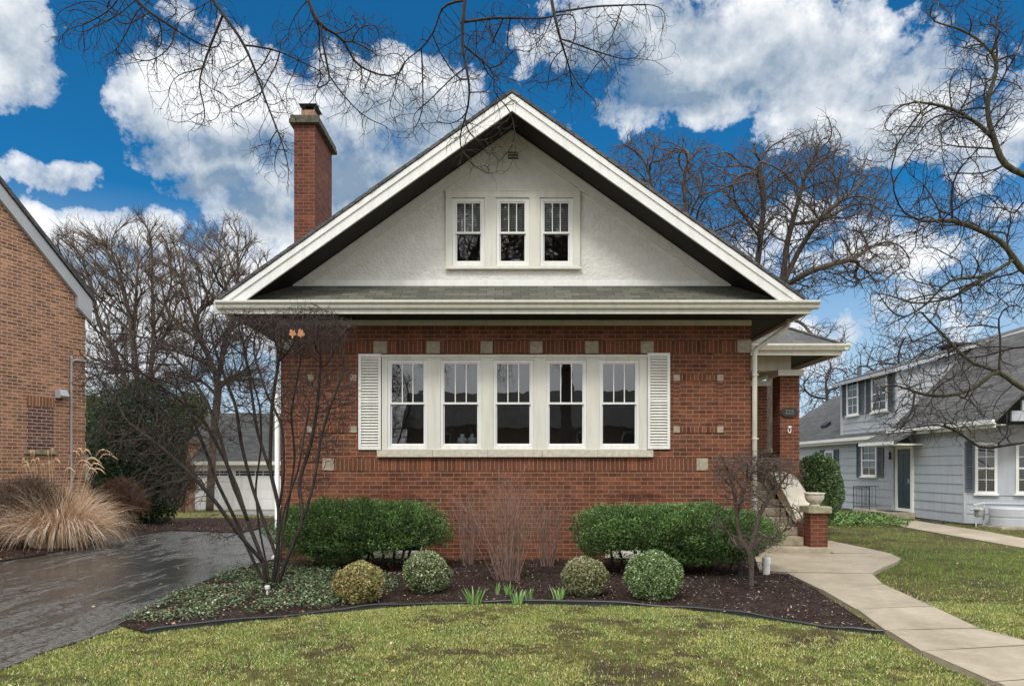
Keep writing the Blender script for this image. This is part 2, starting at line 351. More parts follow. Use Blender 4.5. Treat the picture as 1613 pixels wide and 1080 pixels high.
# front walk as separate slabs
WL = [(1570,1080,0), (1455,1030,0), (1400,1000,0), (1350,968,0), (1300,938,0), (1262,912,0), (1212,903,0)]
def walk_piece(name, poly): return poly
joints = [  # (left px, right px) of each joint seen across the walk
 ((1900,1260),(2150,1260)), ((1700,1150),(1905,1120)), ((1570,1085),(1755,1073)), ((1455,1035),(1642,1025)), ((1398,1001),(1545,998)), ((1350,966),(1470,962)), ((1294,934),(1392,926)), ((1240,907),(1374,909))]
sl = []
for (a, b), (c, d) in zip(joints[:-1], joints[1:]):
    p0, p1, q0, q1 = G(*a), G(*b), G(*c), G(*d)
    sl.append([(p0[0], p0[1]+.03), (p1[0], p1[1]+.03), q1, q0])
sl.append([G(1240,906.0), G(1374,908), G(1390,899), G(1412,889), G(1419,884), G(1405,877), (5.95, .60), (4.6, .60), G(1196,903)])
sl.append([(6.18,.66)] + [G(1405,876.2), G(1360,866), G(1308,855), ] + [(6.18, 2.6)])
walk = empty('front_walk', (*G(1400,960), 0)); tag(walk, kind='structure')
for p in sl:
    mb = MB().prism(p, 'z', -.1, .055); o = mb.build('slab', M['walk'], walk, bevel=.006, off=tuple(walk.location))
sheet('walk_bed', [G(1900,1262)]+[G(*a) for a, b in joints[1:]]+[G(1374,908.5)]+[G(*b) for a, b in reversed(joints[1:-1])]+[G(2150,1262)], .022, M['mulch'])
# neighbour's walk
sheet('neighbour_walk', [(11.0,7.9), (12.5,8.7), (12.2,5), (11.9,3.4), (11.2,-1), (10.6,-12), (9.3,-12), (9.9,-1), (10.5,1.7), (10.75,5)], .04, M['walk'], thick=.12)
# edging strip
pts = [(x, y, .045+.012*math.sin(i*2.1)) for i, (x, y) in enumerate(edge[1:])]
def smoothpts(pts, k=5):
    out = []
    for i in range(len(pts)-1):
        p0 = pts[max(0,i-1)]; p1 = pts[i]; p2 = pts[i+1]; p3 = pts[min(len(pts)-1,i+2)]
        for j in range(k):
            t = j/k; out.append(tuple(.5*((2*b)+(c-a)*t+(2*a-5*b+4*c-d)*t*t+(3*b-a-3*c+d)*t**3) for a, b, c, d in zip(p0,p1,p2,p3)))
    out.append(tuple(pts[-1])); return out
sp = smoothpts(pts, 6); mb = MB().tube([(p[0], p[1], p[2]-.008+.004*math.sin(i*.9)+.006*math.sin(i*.37)) for i, p in enumerate(sp)], .012, 8)
for a, b in zip(sp[:-1], sp[1:]):
    mb.add([(a[0],a[1]-.004,-.03),(b[0],b[1]-.004,-.03),(b[0],b[1]-.004,b[2]),(a[0],a[1]-.004,a[2]),(a[0],a[1]+.004,-.03),(b[0],b[1]+.004,-.03),(b[0],b[1]+.004,b[2]),(a[0],a[1]+.004,a[2])], [(0,1,2,3),(7,6,5,4)])
tag(mb.build('garden_edging', M['plastic']), 'black plastic edging strip curving between the lawn and the planting bed', 'garden edging')
# lawn blades
def rnd_trap(n, z0, z1, m=.06):         # points spread over the ground the camera could see
    Z = np.sqrt(RNG.random(n)*(z1*z1-z0*z0)+z0*z0); return (RNG.random(n)*2-1)*(Z*.79+.4), Z+CY
driveP = dpoly; bedP = bed
walkP = [G(1900,1260), G(1700,1150), G(1570,1085), G(1455,1035), G(1398,1001), G(1350,966), G(1294,934), G(1240,907), G(1190,903), (4.4,.6), (6.1,.6), (6.1,2.6), G(1308,855), G(1360,866), G(1405,876), G(1419,884), G(1412,889), G(1390,899), G(1374,909), G(1392,926), G(1470,962), G(1545,998), G(1642,1025), G(1755,1073), G(1905,1120), G(2150,1260)]
nwP = [(11.0,7.9),(12.5,8.7),(12.2,5),(11.9,3.4),(11.2,-1),(10.6,-12),(9.3,-12),(9.9,-1),(10.5,1.7),(10.75,5)]
def lawn(n, z0, z1, sz):
    x, y = rnd_trap(n, z0, z1); k = ~(inpoly(x,y,driveP)|inpoly(x,y,bedP)|inpoly(x,y,walkP)|inpoly(x,y,nwP)|inpoly(x,y,bed2))
    k &= ~((x>-4.4)&(x<6.2)&(y>0)); k &= x < 13.2; x = x[k]; y = y[k]
    bare = vnoise(x, y, 1.3, 3)*.3+vnoise(x, y, 3.9, 4)*.3+vnoise(x, y, 11, 5)*.25+vnoise(x, y, 31, 6)*.15
    right_ = np.clip((x-4.4)/2.2, 0, 1)*np.clip((y+4.5)/3.5, 0, 1)
    k = RNG.random(len(x)) > np.clip((bare-.48)*6, 0, .93)*(1-right_*.9); x = x[k]; y = y[k]; bare = bare[k]; rr = right_[k]
    n = len(x); tone = vnoise(x, y, 2.1, 8)*.5+vnoise(x, y, 8, 9)*.5+.25*RNG.normal(size=n)
    grn = np.array([.18,.29,.06]); yel = np.array([.45,.43,.12]); str_ = np.array([.72,.62,.38]); lush = np.array([.13,.28,.04])
    t_ = np.clip(tone*1.5-.38, 0, 1)[:, None]; c = grn*(1-t_)+yel*t_
    c = np.where((RNG.random(n) < .17-.1*rr)[:, None], str_, c); c = c*(1-rr[:, None]*.75)+lush*rr[:, None]*.75
    c *= 1+.32*RNG.normal(size=(n,1)); z = np.array([slope(a, b) for a, b in zip(x, y)]) if z1 > 16 else 0*x
    d = np.stack([RNG.normal(size=n)*.55, RNG.normal(size=n)*.55, np.ones(n)], 1)
    return np.stack([x, y, z-.004], 1), sz*(.5+RNG.random(n)), c, d
parts = [lawn(520000, 4.6, 8.6, .023), lawn(90000, 8.6, 14, .034), lawn(90000, 14, 31, .05)]
PP = np.concatenate([p[0] for p in parts]); LL = np.concatenate([p[1] for p in parts]); CC = np.clip(np.concatenate([p[2] for p in parts]), .005, 1); DD = np.concatenate([p[3] for p in parts])
tag(scatter('lawn_grass', PP, LL, LL*.2+.0012, CC, M['grass'], up=DD, tri=True), 'short patchy green and straw coloured grass of the front and side lawns', 'grass', kind='stuff')
# fallen leaves and mulch chips
def flat(n, s=.35): return np.stack([RNG.normal(size=n), RNG.normal(size=n), RNG.normal(size=n)*s], 1)
def upn(n, s=.35): return np.stack([RNG.normal(size=n)*s, RNG.normal(size=n)*s, np.ones(n)], 1)
n = 80000; x, y = rnd_trap(n, 6.5, 12.4); k = inpoly(x, y, bed); x = x[k]; y = y[k]; n = len(x)
c = pal(n, [(.022,.014,.012),(.05,.03,.025),(.11,.075,.065),(.36,.31,.28)], [.45,.3,.17,.08], .3)
tag(scatter('mulch_chips', np.stack([x, y, .022+RNG.random(n)*.022], 1), .016+.034*RNG.random(n), .006+.009*RNG.random(n), c, M['litter'], up=flat(n), nrm=upn(n)), 'dark shredded bark mulch covering the bed in front of the house', 'mulch', kind='stuff')
n = 9000; x = -13+RNG.random(n)*8; y = -3+RNG.random(n)*13; k = inpoly(x, y, bed2); x = x[k]; y = y[k]; n = len(x)
c = pal(n, [(.035,.02,.014),(.12,.05,.025),(.22,.12,.07),(.4,.33,.26)], [.5,.3,.15,.05], .3)
tag(scatter('bed_litter', np.stack([x, y, [.04+slope(a,b) for a, b in zip(x,y)]+RNG.random(n)*.03], 1), .03+.04*RNG.random(n), .015+.02*RNG.random(n), c, M['litter'], up=flat(n), nrm=upn(n)), 'brown leaf litter and bark in the bed beside the driveway', 'leaf litter', kind='stuff')
x, y = rnd_trap(620, 4.8, 16); k = ~(inpoly(x,y,walkP)) & (x < 10) & ~((x>-4.4)&(x<6.2)&(y>0)); k &= ~(inpoly(x,y,driveP) & (RNG.random(len(x)) < .85)); x = x[k]; y = y[k]; n = len(x)
dw = x < -1; c = pal(n, [(.22,.10,.045),(.34,.20,.10),(.12,.06,.035),(.42,.33,.22)], None, .2)
tag(scatter('fallen_leaves', np.stack([x, y, .03+RNG.random(n)*.02], 1), .03+.035*RNG.random(n), .02+.025*RNG.random(n), c, M['litter'], up=flat(n,.25), nrm=upn(n,.4)), 'scattered dry brown leaves lying on the lawn and beds', 'fallen leaves', kind='stuff')
# vinca ground cover
cov = [G(187,985), G(240,985), G(330,978), G(420,968), G(520,960), G(560,950), G(620,935), G(632,915), G(600,905), G(520,902), G(470,888), G(400,888), G(350,905), G(300,927), G(240,957)]
n = 52000; x, y = rnd_trap(n*2, 7, 11.6); k = inpoly(x, y, cov) & (vnoise(x, y, 2.2, 21)+.35*vnoise(x,y,7,2) > .42); x = x[k]; y = y[k]; n = len(x)
c = pal(n, [(.055,.105,.04),(.10,.165,.075),(.22,.28,.15),(.35,.38,.24),(.22,.10,.05)], [.34,.32,.17,.09,.08], .2)
tag(scatter('vinca', np.stack([x, y, .03+RNG.random(n)*.09*(.4+vnoise(x,y,4,7))], 1), .028+.02*RNG.random(n), .013+.012*RNG.random(n), c, M['leaf'], up=flat(n,.5), nrm=upn(n,.6)), 'low green vinca ground cover with brown leaves around the multi stemmed tree', 'ground cover', kind='stuff')
n = 5200; x = 9.2+RNG.random(n)*3.0; y = 6.6+RNG.random(n)*5.2; k = (y < 11.6-.2*x+.9) & (vnoise(x,y,1.5,4) > .18) & (x < 11.2+.25*(y-6.6)); x = x[k]; y = y[k]; n = len(x)
c = pal(n, [(.10,.19,.04),(.16,.26,.07),(.06,.11,.03)], None, .2)
tag(scatter('pachysandra', np.stack([x, y, .04+RNG.random(n)*.2], 1), .09, .05, c, M['leaf'], up=flat(n,.6), nrm=upn(n,.7)), 'bright green ground cover beside the grey house step', 'ground cover', kind='stuff')
# ------------------------------------------------------------------ the bungalow
K = 12.4/F
def WX(px): return (px-CX)*K
def WZ(py): return CH+(HY-py)*K
XL, XR, DEP, ZS = -4.2, 4.335, 13.2, 4.36
house = tag(empty('brick_bungalow'), 'red brick bungalow with white stucco gable and five front windows, in the centre', 'house')
def H(mb, name, m, parent=None, **kw): return mb.build(name, M[m], parent or house, **kw)
wx0, wx1, wz0, wz1 = WX(604), WX(1017), WZ(709), WZ(561)   # window opening
w = MB(); T = .25
b0, b1, b2, b3 = WX(575), WX(665), WX(958), WX(1048); bz0, bz1 = .12, .52   # basement openings
w.box(XL, XR, 0, T, wz1, ZS).box(XL, XR, 0, T, bz1, wz0).box(XL, wx0, 0, T, wz0, wz1).box(wx1, XR, 0, T, wz0, wz1)
w.box(XL, b0, 0, T, -.3, bz1).box(b1, b2, 0, T, -.3, bz1).box(b3, XR, 0, T, -.3, bz1)
for a, b in ((b0, b1), (b2, b3)): w.box(a, b, 0, T, -.3, bz0)
w.box(XL, XL+T, T, DEP, -1, ZS).box(XR-T, XR, T, DEP, -1, ZS).box(XL+T, XR-T, DEP-T, DEP, -1, ZS)
H(w, 'wall', 'brick')
H(MB().box(XL+T, XR-T, T+.9, T+1.0, 0, ZS).box(XL+T,XR-T,T,T+.9,1.2,1.25).box(XL+T,XR-T,T,T+1,3.95,4.0), 'room', 'dark')
# soldier courses
H(MB().box(XL+.005, XR-.005, -.012, 0, WZ(555.5), WZ(537)), 'soldier_course', 'soldier')
H(MB().box(WX(527), WX(1096), -.006, 0, WZ(741), WZ(722)), 'soldier_course', 'soldier')
for a, b in ((588.5,609.5),(672,693),(757,776),(835,854.5),(922,942.5),(1009.5,1029)): H(MB().box(WX(a), WX(b), -.022, -.004, WZ(556.5), WZ(537.5)), 'stone_block', 'block', bevel=.004)
H(MB().box(WX(1161), XR+.012, -.022, -.004, WZ(555.5), WZ(535.5)), 'stone_block', 'block', bevel=.004)
H(MB().box(XL-.012, WX(463), -.022, -.004, WZ(555.5), WZ(535.5)), 'stone_block', 'block', bevel=.004)
for a, b in ((508,526.5),(1097,1115)): H(MB().box(WX(a), WX(b), -.016, 0, WZ(740.5), WZ(721.5)), 'stone_block', 'block', bevel=.004)
# brick panels framed by headers with stone corners
for x0, x1, y0, y1 in ((1061,1139,590,681),(484,562,590,681)):
    fw = 9
    for a, b in ((y0, y0+fw), (y1-fw, y1)): H(MB().box(WX(x0), WX(x1), -.014, 0, WZ(b), WZ(a)), 'panel_frame', 'frameh')
    for a, b in ((x0, x0+fw), (x1-fw, x1)): H(MB().box(WX(a), WX(b), -.014, 0, WZ(y1-fw), WZ(y0+fw)), 'panel_frame', 'framev')
    for a in (x0, x1-9.5):
        for b in (y0, y1-9.5): H(MB().box(WX(a)-.002, WX(a+9.5)+.002, -.019, -.001, WZ(b+9.5)-.002, WZ(b)+.002), 'stone_block', 'block', bevel=.003)
# arches over the basement windows
for xc in (WX(620), WX(1003)):
    a = MB(); N = 22; R = 1.15; hw = .5
    ang = math.asin(hw/R)
    for i in range(N):
        t0 = -ang+2*ang*i/N+.004; t1 = -ang+2*ang*(i+1)/N-.004; zc = .98+.16-R
        a.prism([(xc+R*math.sin(t0), zc+R*math.cos(t0)), (xc+(R+.12)*math.sin(t0), zc+(R+.12)*math.cos(t0)), (xc+(R+.12)*math.sin(t1), zc+(R+.12)*math.cos(t1)), (xc+R*math.sin(t1), zc+R*math.cos(t1))], 'y', -.008, .002)
    H(a, 'brick_arch', 'chimbrick')
def sash_window(x0, x1, z0, z1, y, parent, zm=None, nb=3, m='white', fw=.035, name='window', glass='glass', blind=False):
    """double hung sash, upper light divided; y = plane of the frame front, outward is -y"""
    zm = zm if zm is not None else (z0+z1)/2
    f = MB(); f.box(x0, x0+fw, y, y+.06, z0, z1).box(x1-fw, x1, y, y+.06, z0, z1).box(x0+fw, x1-fw, y, y+.06, z1-fw, z1).box(x0+fw, x1-fw, y, y+.06, z0, z0+fw*1.3)
    fr = f.build(name, M[m], parent, bevel=.003)
    u = MB(); s = .024; a, b = x0+fw, x1-fw; ys = y+.012
    u.box(a, a+s, ys, ys+.03, zm, z1-fw).box(b-s, b, ys, ys+.03, zm, z1-fw).box(a+s, b-s, ys, ys+.03, z1-fw-s, z1-fw).box(a, b, ys-.004, ys+.028, zm-.018, zm+.018)
    for i in range(1, nb): 
        xm = a+s+(b-a-2*s)*i/nb; u.box(xm-.009, xm+.009, ys+.004, ys+.026, zm+.018, z1-fw-s)
    u.build('upper_sash', M[m], fr, bevel=.002)
    l = MB(); yl = ys+.03
    l.box(a, a+s, yl, yl+.03, z0+fw*1.3, zm-.018).box(b-s, b, yl, yl+.03, z0+fw*1.3, zm-.018).box(a+s, b-s, yl, yl+.03, z0+fw*1.3, z0+fw*1.3+s*1.2)
    l.build('lower_sash', M[m], fr, bevel=.002)
    g = MB(); g.add([(a,ys+.018,zm),(b,ys+.018,zm),(b,ys+.018,z1-fw),(a,ys+.018,z1-fw)], [(0,1,2,3)]).build('pane', M[glass], fr)
    g = MB(); g.add([(a,yl+.016,z0+fw),(b,yl+.016,z0+fw),(b,yl+.016,zm),(a,yl+.016,zm)], [(0,1,2,3)]).build('pane', M[glass], fr)
    if blind:
        bl = MB(); k = 0
        while zm+k*.032 < z1-fw: bl.box(a, b, yl+.07, yl+.072, zm+k*.032, zm+k*.032+.024); k += 1
        bl.build('blind', M['blind'], fr)
    return fr
wins = [(611,673),(694,757.5),(777,840),(860,923.5),(944,1006.5)]
cas = MB(); edges = [604]+[e for w_ in wins for e in w_]+[1017]
cz0, cz1 = WZ(706), WZ(567)
cas.box(WX(602), WX(1018.5), -.035, .03, cz1, WZ(560)).box(WX(602), WX(1018.5), -.035, .03, WZ(708.5), cz0)
for i in range(0, 12, 2): cas.box(WX(edges[i]) if i else WX(602), WX(edges[i+1]) if i < 10 else WX(1018.5), -.035, .03, cz0, cz1)
H(cas, 'window_casing', 'cream', bevel=.004)
H(MB().box(WX(601), WX(1019.5), -.055, -.035, WZ(563.5), WZ(559)), 'window_head_moulding', 'cream', bevel=.004)
for a, b in wins: sash_window(WX(a), WX(b), cz0, cz1, -.012, house, WZ(635), m='white', fw=.045)
sl_ = MB(); se = [594.5, 682, 768, 854, 941, 1028]
for a, b in zip(se[:-1], se[1:]): sl_.box(WX(a)+.002, WX(b)-.002, -.07, .02, WZ(719.5), WZ(708.8))
H(sl_, 'window_sill', 'stone', bevel=.004)
# shutters
def shutter(x0, x1, z0, z1, y, parent, m, lw=.05, flip=False, rails=(.5,), n=None, arch=True):
    f = MB(); th = .035
    f.box(x0, x0+lw, y-th, y, z0, z1).box(x1-lw, x1, y-th, y, z0, z1)
    f.box(x0+lw, x1-lw, y-th, y, z0, z0+lw*1.3).box(x0+lw, x1-lw, y-th, y, z1-lw*1.2, z1)
    for r in rails: zz = z0+(z1-z0)*r; f.box(x0+lw, x1-lw, y-th, y, zz-lw*.45, zz+lw*.45)
    s = f.build('shutter', M[m], parent, bevel=.003)
    MB().box(x0+lw*.9, x1-lw*.9, y-.006, y-.003, z0+.02, z1-.02).build('backing', M['stone' if m == 'white' else 'iron'], s)  # coloured darker than the louvres, painting shade into the gaps between them
    l = MB(); zz = z0+lw*1.3+.012
    while zz < z1-lw*1.3-.02:
        if all(abs(zz-(z0+(z1-z0)*r)) > lw*.62 for r in rails):
            l.add([(x0+lw, y-th+.004, zz), (x1-lw, y-th+.004, zz), (x1-lw, y-.008, zz+.022), (x0+lw, y-.008, zz+.022), (x0+lw, y-th+.004, zz+.006), (x1-lw, y-th+.004, zz+.006), (x1-lw, y-.008, zz+.028), (x0+lw, y-.008, zz+.028)],
                  [(0,3,2,1),(4,5,6,7),(0,1,5,4),(1,2,6,5),(2,3,7,6),(3,0,4,7)])
        zz += .052
    l.build('louvres', M[m], s)
    return s
shutter(WX(565), WX(600.5), WZ(708), WZ(557.5), 0, house, 'white')
shutter(WX(1019.5), WX(1055), WZ(707), WZ(556), 0, house, 'white')
# basement windows
for a, b in ((b0, b1), (b2, b3)):
    f = MB().box(a, b, .05, .1, bz1-.05, bz1).box(a, b, .05, .1, bz0, bz0+.05).box(a, a+.05, .05, .1, bz0, bz1).box(b-.05, b, .05, .1, bz0, bz1).box((a+b)/2-.02, (a+b)/2+.02, .05, .1, bz0, bz1)
    fr = H(f, 'basement_window', 'white', bevel=.003); MB().add([(a,.08,bz0),(b,.08,bz0),(b,.08,bz1),(a,.08,bz1)], [(0,1,2,3)]).build('pane', M['glass'], fr)
    H(MB().box(a-.06, b+.06, -.05, .05, bz0-.07, bz0-.002), 'basement_sill', 'stone', bevel=.004)
# gable wall with its opening
RZ, RS, EV = 8.06, .709, 5.02           # ridge height, slope, half span
gx0, gx1, gz0, gz1 = WX(712), WX(903), WZ(420), WZ(311); gy = .03
def roofz(x, d=0): return RZ-d-RS*abs(x)
gb0 = 4.9
def xr(z, d): return (RZ-d-z)/RS
g = MB(); d = .15
g.prism([(-xr(gb0,d), gb0), (-xr(gz0,d), gz0), (xr(gz0,d), gz0), (xr(gb0,d), gb0)], 'y', gy, gy+.2)
g.prism([(-xr(gz0,d), gz0), (gx0, gz0), (gx0, gz1), (-xr(gz1,d), gz1)], 'y', gy, gy+.2)
g.prism([(gx1, gz0), (xr(gz0,d), gz0), (xr(gz1,d), gz1), (gx1, gz1)], 'y', gy, gy+.2)
g.prism([(-xr(gz1,d), gz1), (xr(gz1,d), gz1), (0, RZ-d)], 'y', gy, gy+.2)
H(g, 'gable_wall', 'stucco')
H(MB().prism([(-4.25,4.36),(4.25,4.36),(4.25,4.9),(0,7.8),(-4.25,4.9)], 'y', .9, 1.0), 'attic', 'dark')
for s in (-1, 1):                       # smooth band of trim along the rakes and the foot of the gable
    H(MB().prism([(s*.0, RZ-.25), (s*.0, RZ-.46), (s*xr(5.03,.46), 5.03), (s*xr(5.03,.25), 5.03)], 'y', gy-.04, gy), 'gable_frieze', 'stucco')
H(MB().box(-3.98, 3.98, gy-.022, gy-.001, 4.93, WZ(441.5)), 'gable_base_board', 'white', bevel=.003)
gw = [(712.5,763.5),(781.5,833.5),(850.5,902.5)]
c = MB(); c.box(WX(702), WX(914), gy-.05, gy+.03, WZ(311.5), WZ(299.5)).box(WX(702), WX(914), gy-.05, gy+.03, WZ(422), WZ(419))
e = [702]+[q for p in gw for q in p]+[914]
for i in range(0, 8, 2): c.box(WX(e[i]), WX(e[i+1]), gy-.05, gy+.03, WZ(419), WZ(311.5))
H(c, 'gable_window_casing', 'cream', bevel=.004)
H(MB().box(WX(700), WX(916), gy-.075, gy-.05, WZ(424.5), WZ(421)), 'gable_window_sill', 'cream', bevel=.003); H(MB().box(WX(701), WX(915), gy-.062, gy-.05, WZ(302), WZ(299)), 'gable_head_moulding', 'cream', bevel=.003)
for a, b in gw: sash_window(WX(a), WX(b), WZ(419), WZ(312), gy-.02, house, WZ(366), m='white', fw=.06, blind=True)
v = MB().box(WX(798), WX(818.5), gy-.015, gy+.02, WZ(238), WZ(236)).box(WX(798), WX(818.5), gy-.015, gy+.02, WZ(252), WZ(250)).box(WX(798), WX(800), gy-.015, gy+.02, WZ(250), WZ(238)).box(WX(816.5), WX(818.5), gy-.015, gy+.02, WZ(250), WZ(238))
vt = H(v, 'gable_vent', 'stucco')
s_ = MB().box(WX(800), WX(816.5), gy-.004, gy-.001, WZ(250), WZ(238)); s_.build('opening', M['iron'], vt)
s_ = MB()
for k in range(2): s_.box(WX(800), WX(816.5), gy-.02, gy-.008, WZ(246.6-4.4*k), WZ(245.6-4.4*k))
s_.build('slats', M['cream'], vt)
# main roof
y0r, y1r = -.84, DEP+.8; th = .10
r = MB(); r.prism([(-EV, RZ-RS*EV), (0, RZ), (EV, RZ-RS*EV), (EV, RZ-RS*EV-th), (0, RZ-th), (-EV, RZ-RS*EV-th)], 'y', y0r, y1r)
roof = H(r, 'roof', 'shingle')
k_ = MB()                               # ragged shingle tips along the rake
for s in (-1, 1):
    x = .0
    while x < EV-.1:
        zz = RZ-RS*x+.004; k_.prism([(s*x, zz+.006), (s*(x+.11), zz-RS*.11+.012), (s*(x+.11), zz-RS*.11-.052), (s*x, zz-.052)], 'y', y0r-.062-.012*random.random(), y0r+.2); x += .115
k_.build('shingle_edge', M['shingle2'], roof)
k_ = MB(); yy = y0r
while yy < y1r: k_.prism([(-.13, RZ-.085), (0, RZ+.016), (.13, RZ-.085), (.13, RZ-.10), (0, RZ), (-.13, RZ-.10)], 'y', yy, yy+.19); yy += .2
k_.build('ridge_cap', M['shingle2'], roof)
for s in (-1, 1):
    H(MB().prism([(0, RZ-.062), (s*xr(4.47,.062), 4.47), (s*xr(4.47,.165), 4.47), (0, RZ-.165)], 'y', y0r-.055+.006, y0r-.006), 'rake_moulding', 'white', bevel=.004)
    H(MB().prism([(0, RZ-.15), (s*xr(4.47,.15), 4.47), (s*xr(4.47,.345), 4.47), (0, RZ-.345)], 'y', y0r-.028, y0r+.012), 'rake_board', 'white', bevel=.004)
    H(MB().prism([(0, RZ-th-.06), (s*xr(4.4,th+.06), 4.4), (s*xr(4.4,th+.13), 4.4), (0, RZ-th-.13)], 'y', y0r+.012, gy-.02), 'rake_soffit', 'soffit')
# pent roof over the front windows
p = MB(); A = [(-4.74,-.80,4.475), (4.74,-.80,4.475), (3.99,.028,5.0), (-3.99,.028,5.0)]
p.add(A+[(x, y, z-.05) for x, y, z in A], [(0,1,2,3),(7,6,5,4),(0,4,5,1),(1,5,6,2),(2,6,7,3),(3,7,4,0)])
H(p, 'pent_roof', 'shingle')
# gutters, fascias, soffit
def gutter(a, b, axis, at, sgn, z, name='gutter', mname='gutter', par=None):
    pr = [(0, z-.13), (sgn*.07, z-.13), (sgn*.085, z-.10), (sgn*.085, z-.075), (sgn*.125, z-.035), (sgn*.125, z), (sgn*.105, z), (sgn*.105, z-.01), (0, z-.01)]
    return MB().prism([(q[0]+at, q[1]) for q in pr], axis, a, b).build(name, M[mname], par or house, bevel=.002)
gutter(-5.0, 5.19, 'x', -.80, -1, 4.505)
H(MB().box(-5.05, 5.08, -.825, -.78, 4.295, 4.45), 'fascia', 'cream', bevel=.003)
for s in (-1, 1):
    x = s*EV if s > 0 else -4.90; g = MB(); pr = [(0, -.13), (s*.07, -.13), (s*.085, -.10), (s*.085, -.075), (s*.125, -.035), (s*.125, 0), (0, 0)]
    g.prism([(x+.03*s+q[0], 4.50+q[1]) for q in pr], 'y', -.84, y1r-.02); H(g, 'gutter', 'gutter')
    H(MB().box(x-.02*s, x+.03*s, -.78, y1r-.03, 4.30, 4.45), 'fascia', 'cream')
s_ = MB(); 
s_.box(-EV+.02, EV-.02, -.78, .0, ZS, ZS+.03).box(-EV+.02, XL, 0, y1r-.05, ZS, ZS+.03).box(XR, EV-.02, 0, y1r-.05, ZS, ZS+.03)
for k in range(8): s_.box(-EV+.02, EV-.02, -.78+.095*k+.086, -.78+.095*k+.095, ZS-.004, ZS)
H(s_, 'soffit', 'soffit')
H(MB().box(-4.22, WX(1182.5), -.05, 0, WZ(512.5), WZ(504.8)), 'frieze_board', 'cream', bevel=.004)
# chimney
ch = H(MB().box(-4.79, -4.33, 2.6, 4.0, -1, 9.22), 'chimney', 'chimbrick')
MB().box(-4.88, -4.22, 2.51, 4.09, 9.22, 9.31).box(-4.86, -4.24, 2.53, 4.07, 9.312, 9.40).build('chimney_cap', M['capdark'], ch, bevel=.01)
fl = MB().box(-4.68, -4.38, 2.75, 3.15, 9.40, 9.62).build('flue', M['terracotta'], ch, bevel=.01)
fc = MB().box(-4.64, -4.42, 2.8, 3.1, 9.62, 9.66)
for a in (-4.68, -4.40): 
    for b in (2.76, 3.12): fc.box(a, a+.02, b, b+.02, 9.62, 9.70)
fc.add([(-4.73,2.7,9.735),(-4.33,2.7,9.735),(-4.33,3.2,9.735),(-4.73,3.2,9.735),(-4.66,2.78,9.70),(-4.40,2.78,9.70),(-4.40,3.12,9.70),(-4.66,3.12,9.70)], [(0,1,2,3),(7,6,5,4),(0,4,5,1),(1,5,6,2),(2,6,7,3),(3,7,4,0)])
fc.build('rain_cap', M['iron'], ch)
# downspouts
def spout(pts, w=.045, d=.035): return MB().tube(pts, w, 8)
H(spout(smoothpts([(4.98,-.1,4.42),(4.98,-.1,4.28),(4.9,-.08,4.18),(4.55,-.045,3.92),(4.42,-.04,3.82),(4.395,-.04,3.70),(4.395,-.04,3.4)], 5)+[(4.395,-.04,.25)]), 'downspout', 'gutter', smooth=True)
H(spout([(-4.25,-.05,4.30),(-4.25,-.05,.15),(-4.27,-.2,.05)]), 'downspout', 'white', smooth=True)
for zz in (3.35, 2.2, 1.1): H(MB().box(4.34, 4.45, -.09, -.03, zz, zz+.02), 'downspout_strap', 'gutter')
# porch
PX0, PX1 = 5.93, 6.36
for y0, y1 in ((2.7, 3.14), (4.62, 5.06)):
    pr = H(MB().box(PX0, PX1, y0, y1, 0, 3.71), 'porch_pier', 'brick')
    MB().box(PX0-.07, PX1+.07, y0-.07, y1+.07, 3.71, 3.84).build('pier_cap', M['cream'], pr, bevel=.006)
H(MB().box(PX0+.02, PX1-.02, 3.14, 4.62, 0, 2.02), 'parapet', 'brick'); H(MB().box(PX0-.03, PX1+.03, 3.14, 4.62, 2.02, 2.11), 'parapet_coping', 'stone', bevel=.006)
H(MB().box(XR, PX0+.27, 2.76, 3.08, 3.84, 4.16).box(PX0+.03, PX0+.27, 3.08, 5.0, 3.84, 4.16).box(XR, PX0+.03, 4.7, 5.0, 3.84, 4.16), 'porch_beam', 'cream', bevel=.006)
H(MB().box(XR, PX0+.03, 3.08, 4.7, 4.10, 4.13), 'porch_ceiling', 'cream')
px1, py0, py1 = 7.02, 2.1, 5.9; zz = 4.29
pr = MB(); V = [(4.0,py0,zz),(px1,py0,zz),(px1,py1,zz),(4.0,py1,zz),(5.12,4.0,zz+.62*1.9),(3.6,4.0,zz+.62*1.9)]
pr.add(V+[(x, y, z-.07) for x, y, z in V], [(0,1,4,5),(1,2,4),(2,3,5,4),(6,11,10,7),(7,10,8),(8,10,11,9),(0,6,7,1),(1,7,8,2),(2,8,9,3),(3,9,11,5),(0,5,11,6)])
proof = H(pr, 'porch_roof', 'shingle2')
hp = MB()
for k in range(12):
    a = k*.155; hp.tube([(px1-a, py0+a, zz+.62*a+.012), (px1-a-.15, py0+a+.15, zz+.62*(a+.15)+.02)], .035, 5)
hp.build('hip_cap', M['shingle2'], proof)
g = MB(); g.prism([(py0, 4.17),(py0-.07, 4.17),(py0-.085, 4.2),(py0-.12, 4.26),(py0-.12, 4.30),(py0, 4.30)], 'x', 4.36, px1+.12)
g.prism([(px1, 4.17),(px1+.07, 4.17),(px1+.085, 4.2),(px1+.12, 4.26),(px1+.12, 4.30),(px1, 4.30)], 'y', py0-.1, py1); g.build('porch_gutter', M['gutter'], proof, bevel=.002)
MB().box(4.36, px1-.01, py0+.001, py0+.04, 4.07, 4.21).box(px1-.04, px1-.002, py0+.04, py1, 4.07, 4.21).build('porch_fascia', M['cream'], proof)
MB().box(4.36, px1-.05, py0+.05, py1-.02, 4.165, 4.19).build('porch_soffit', M['soffit'], proof)
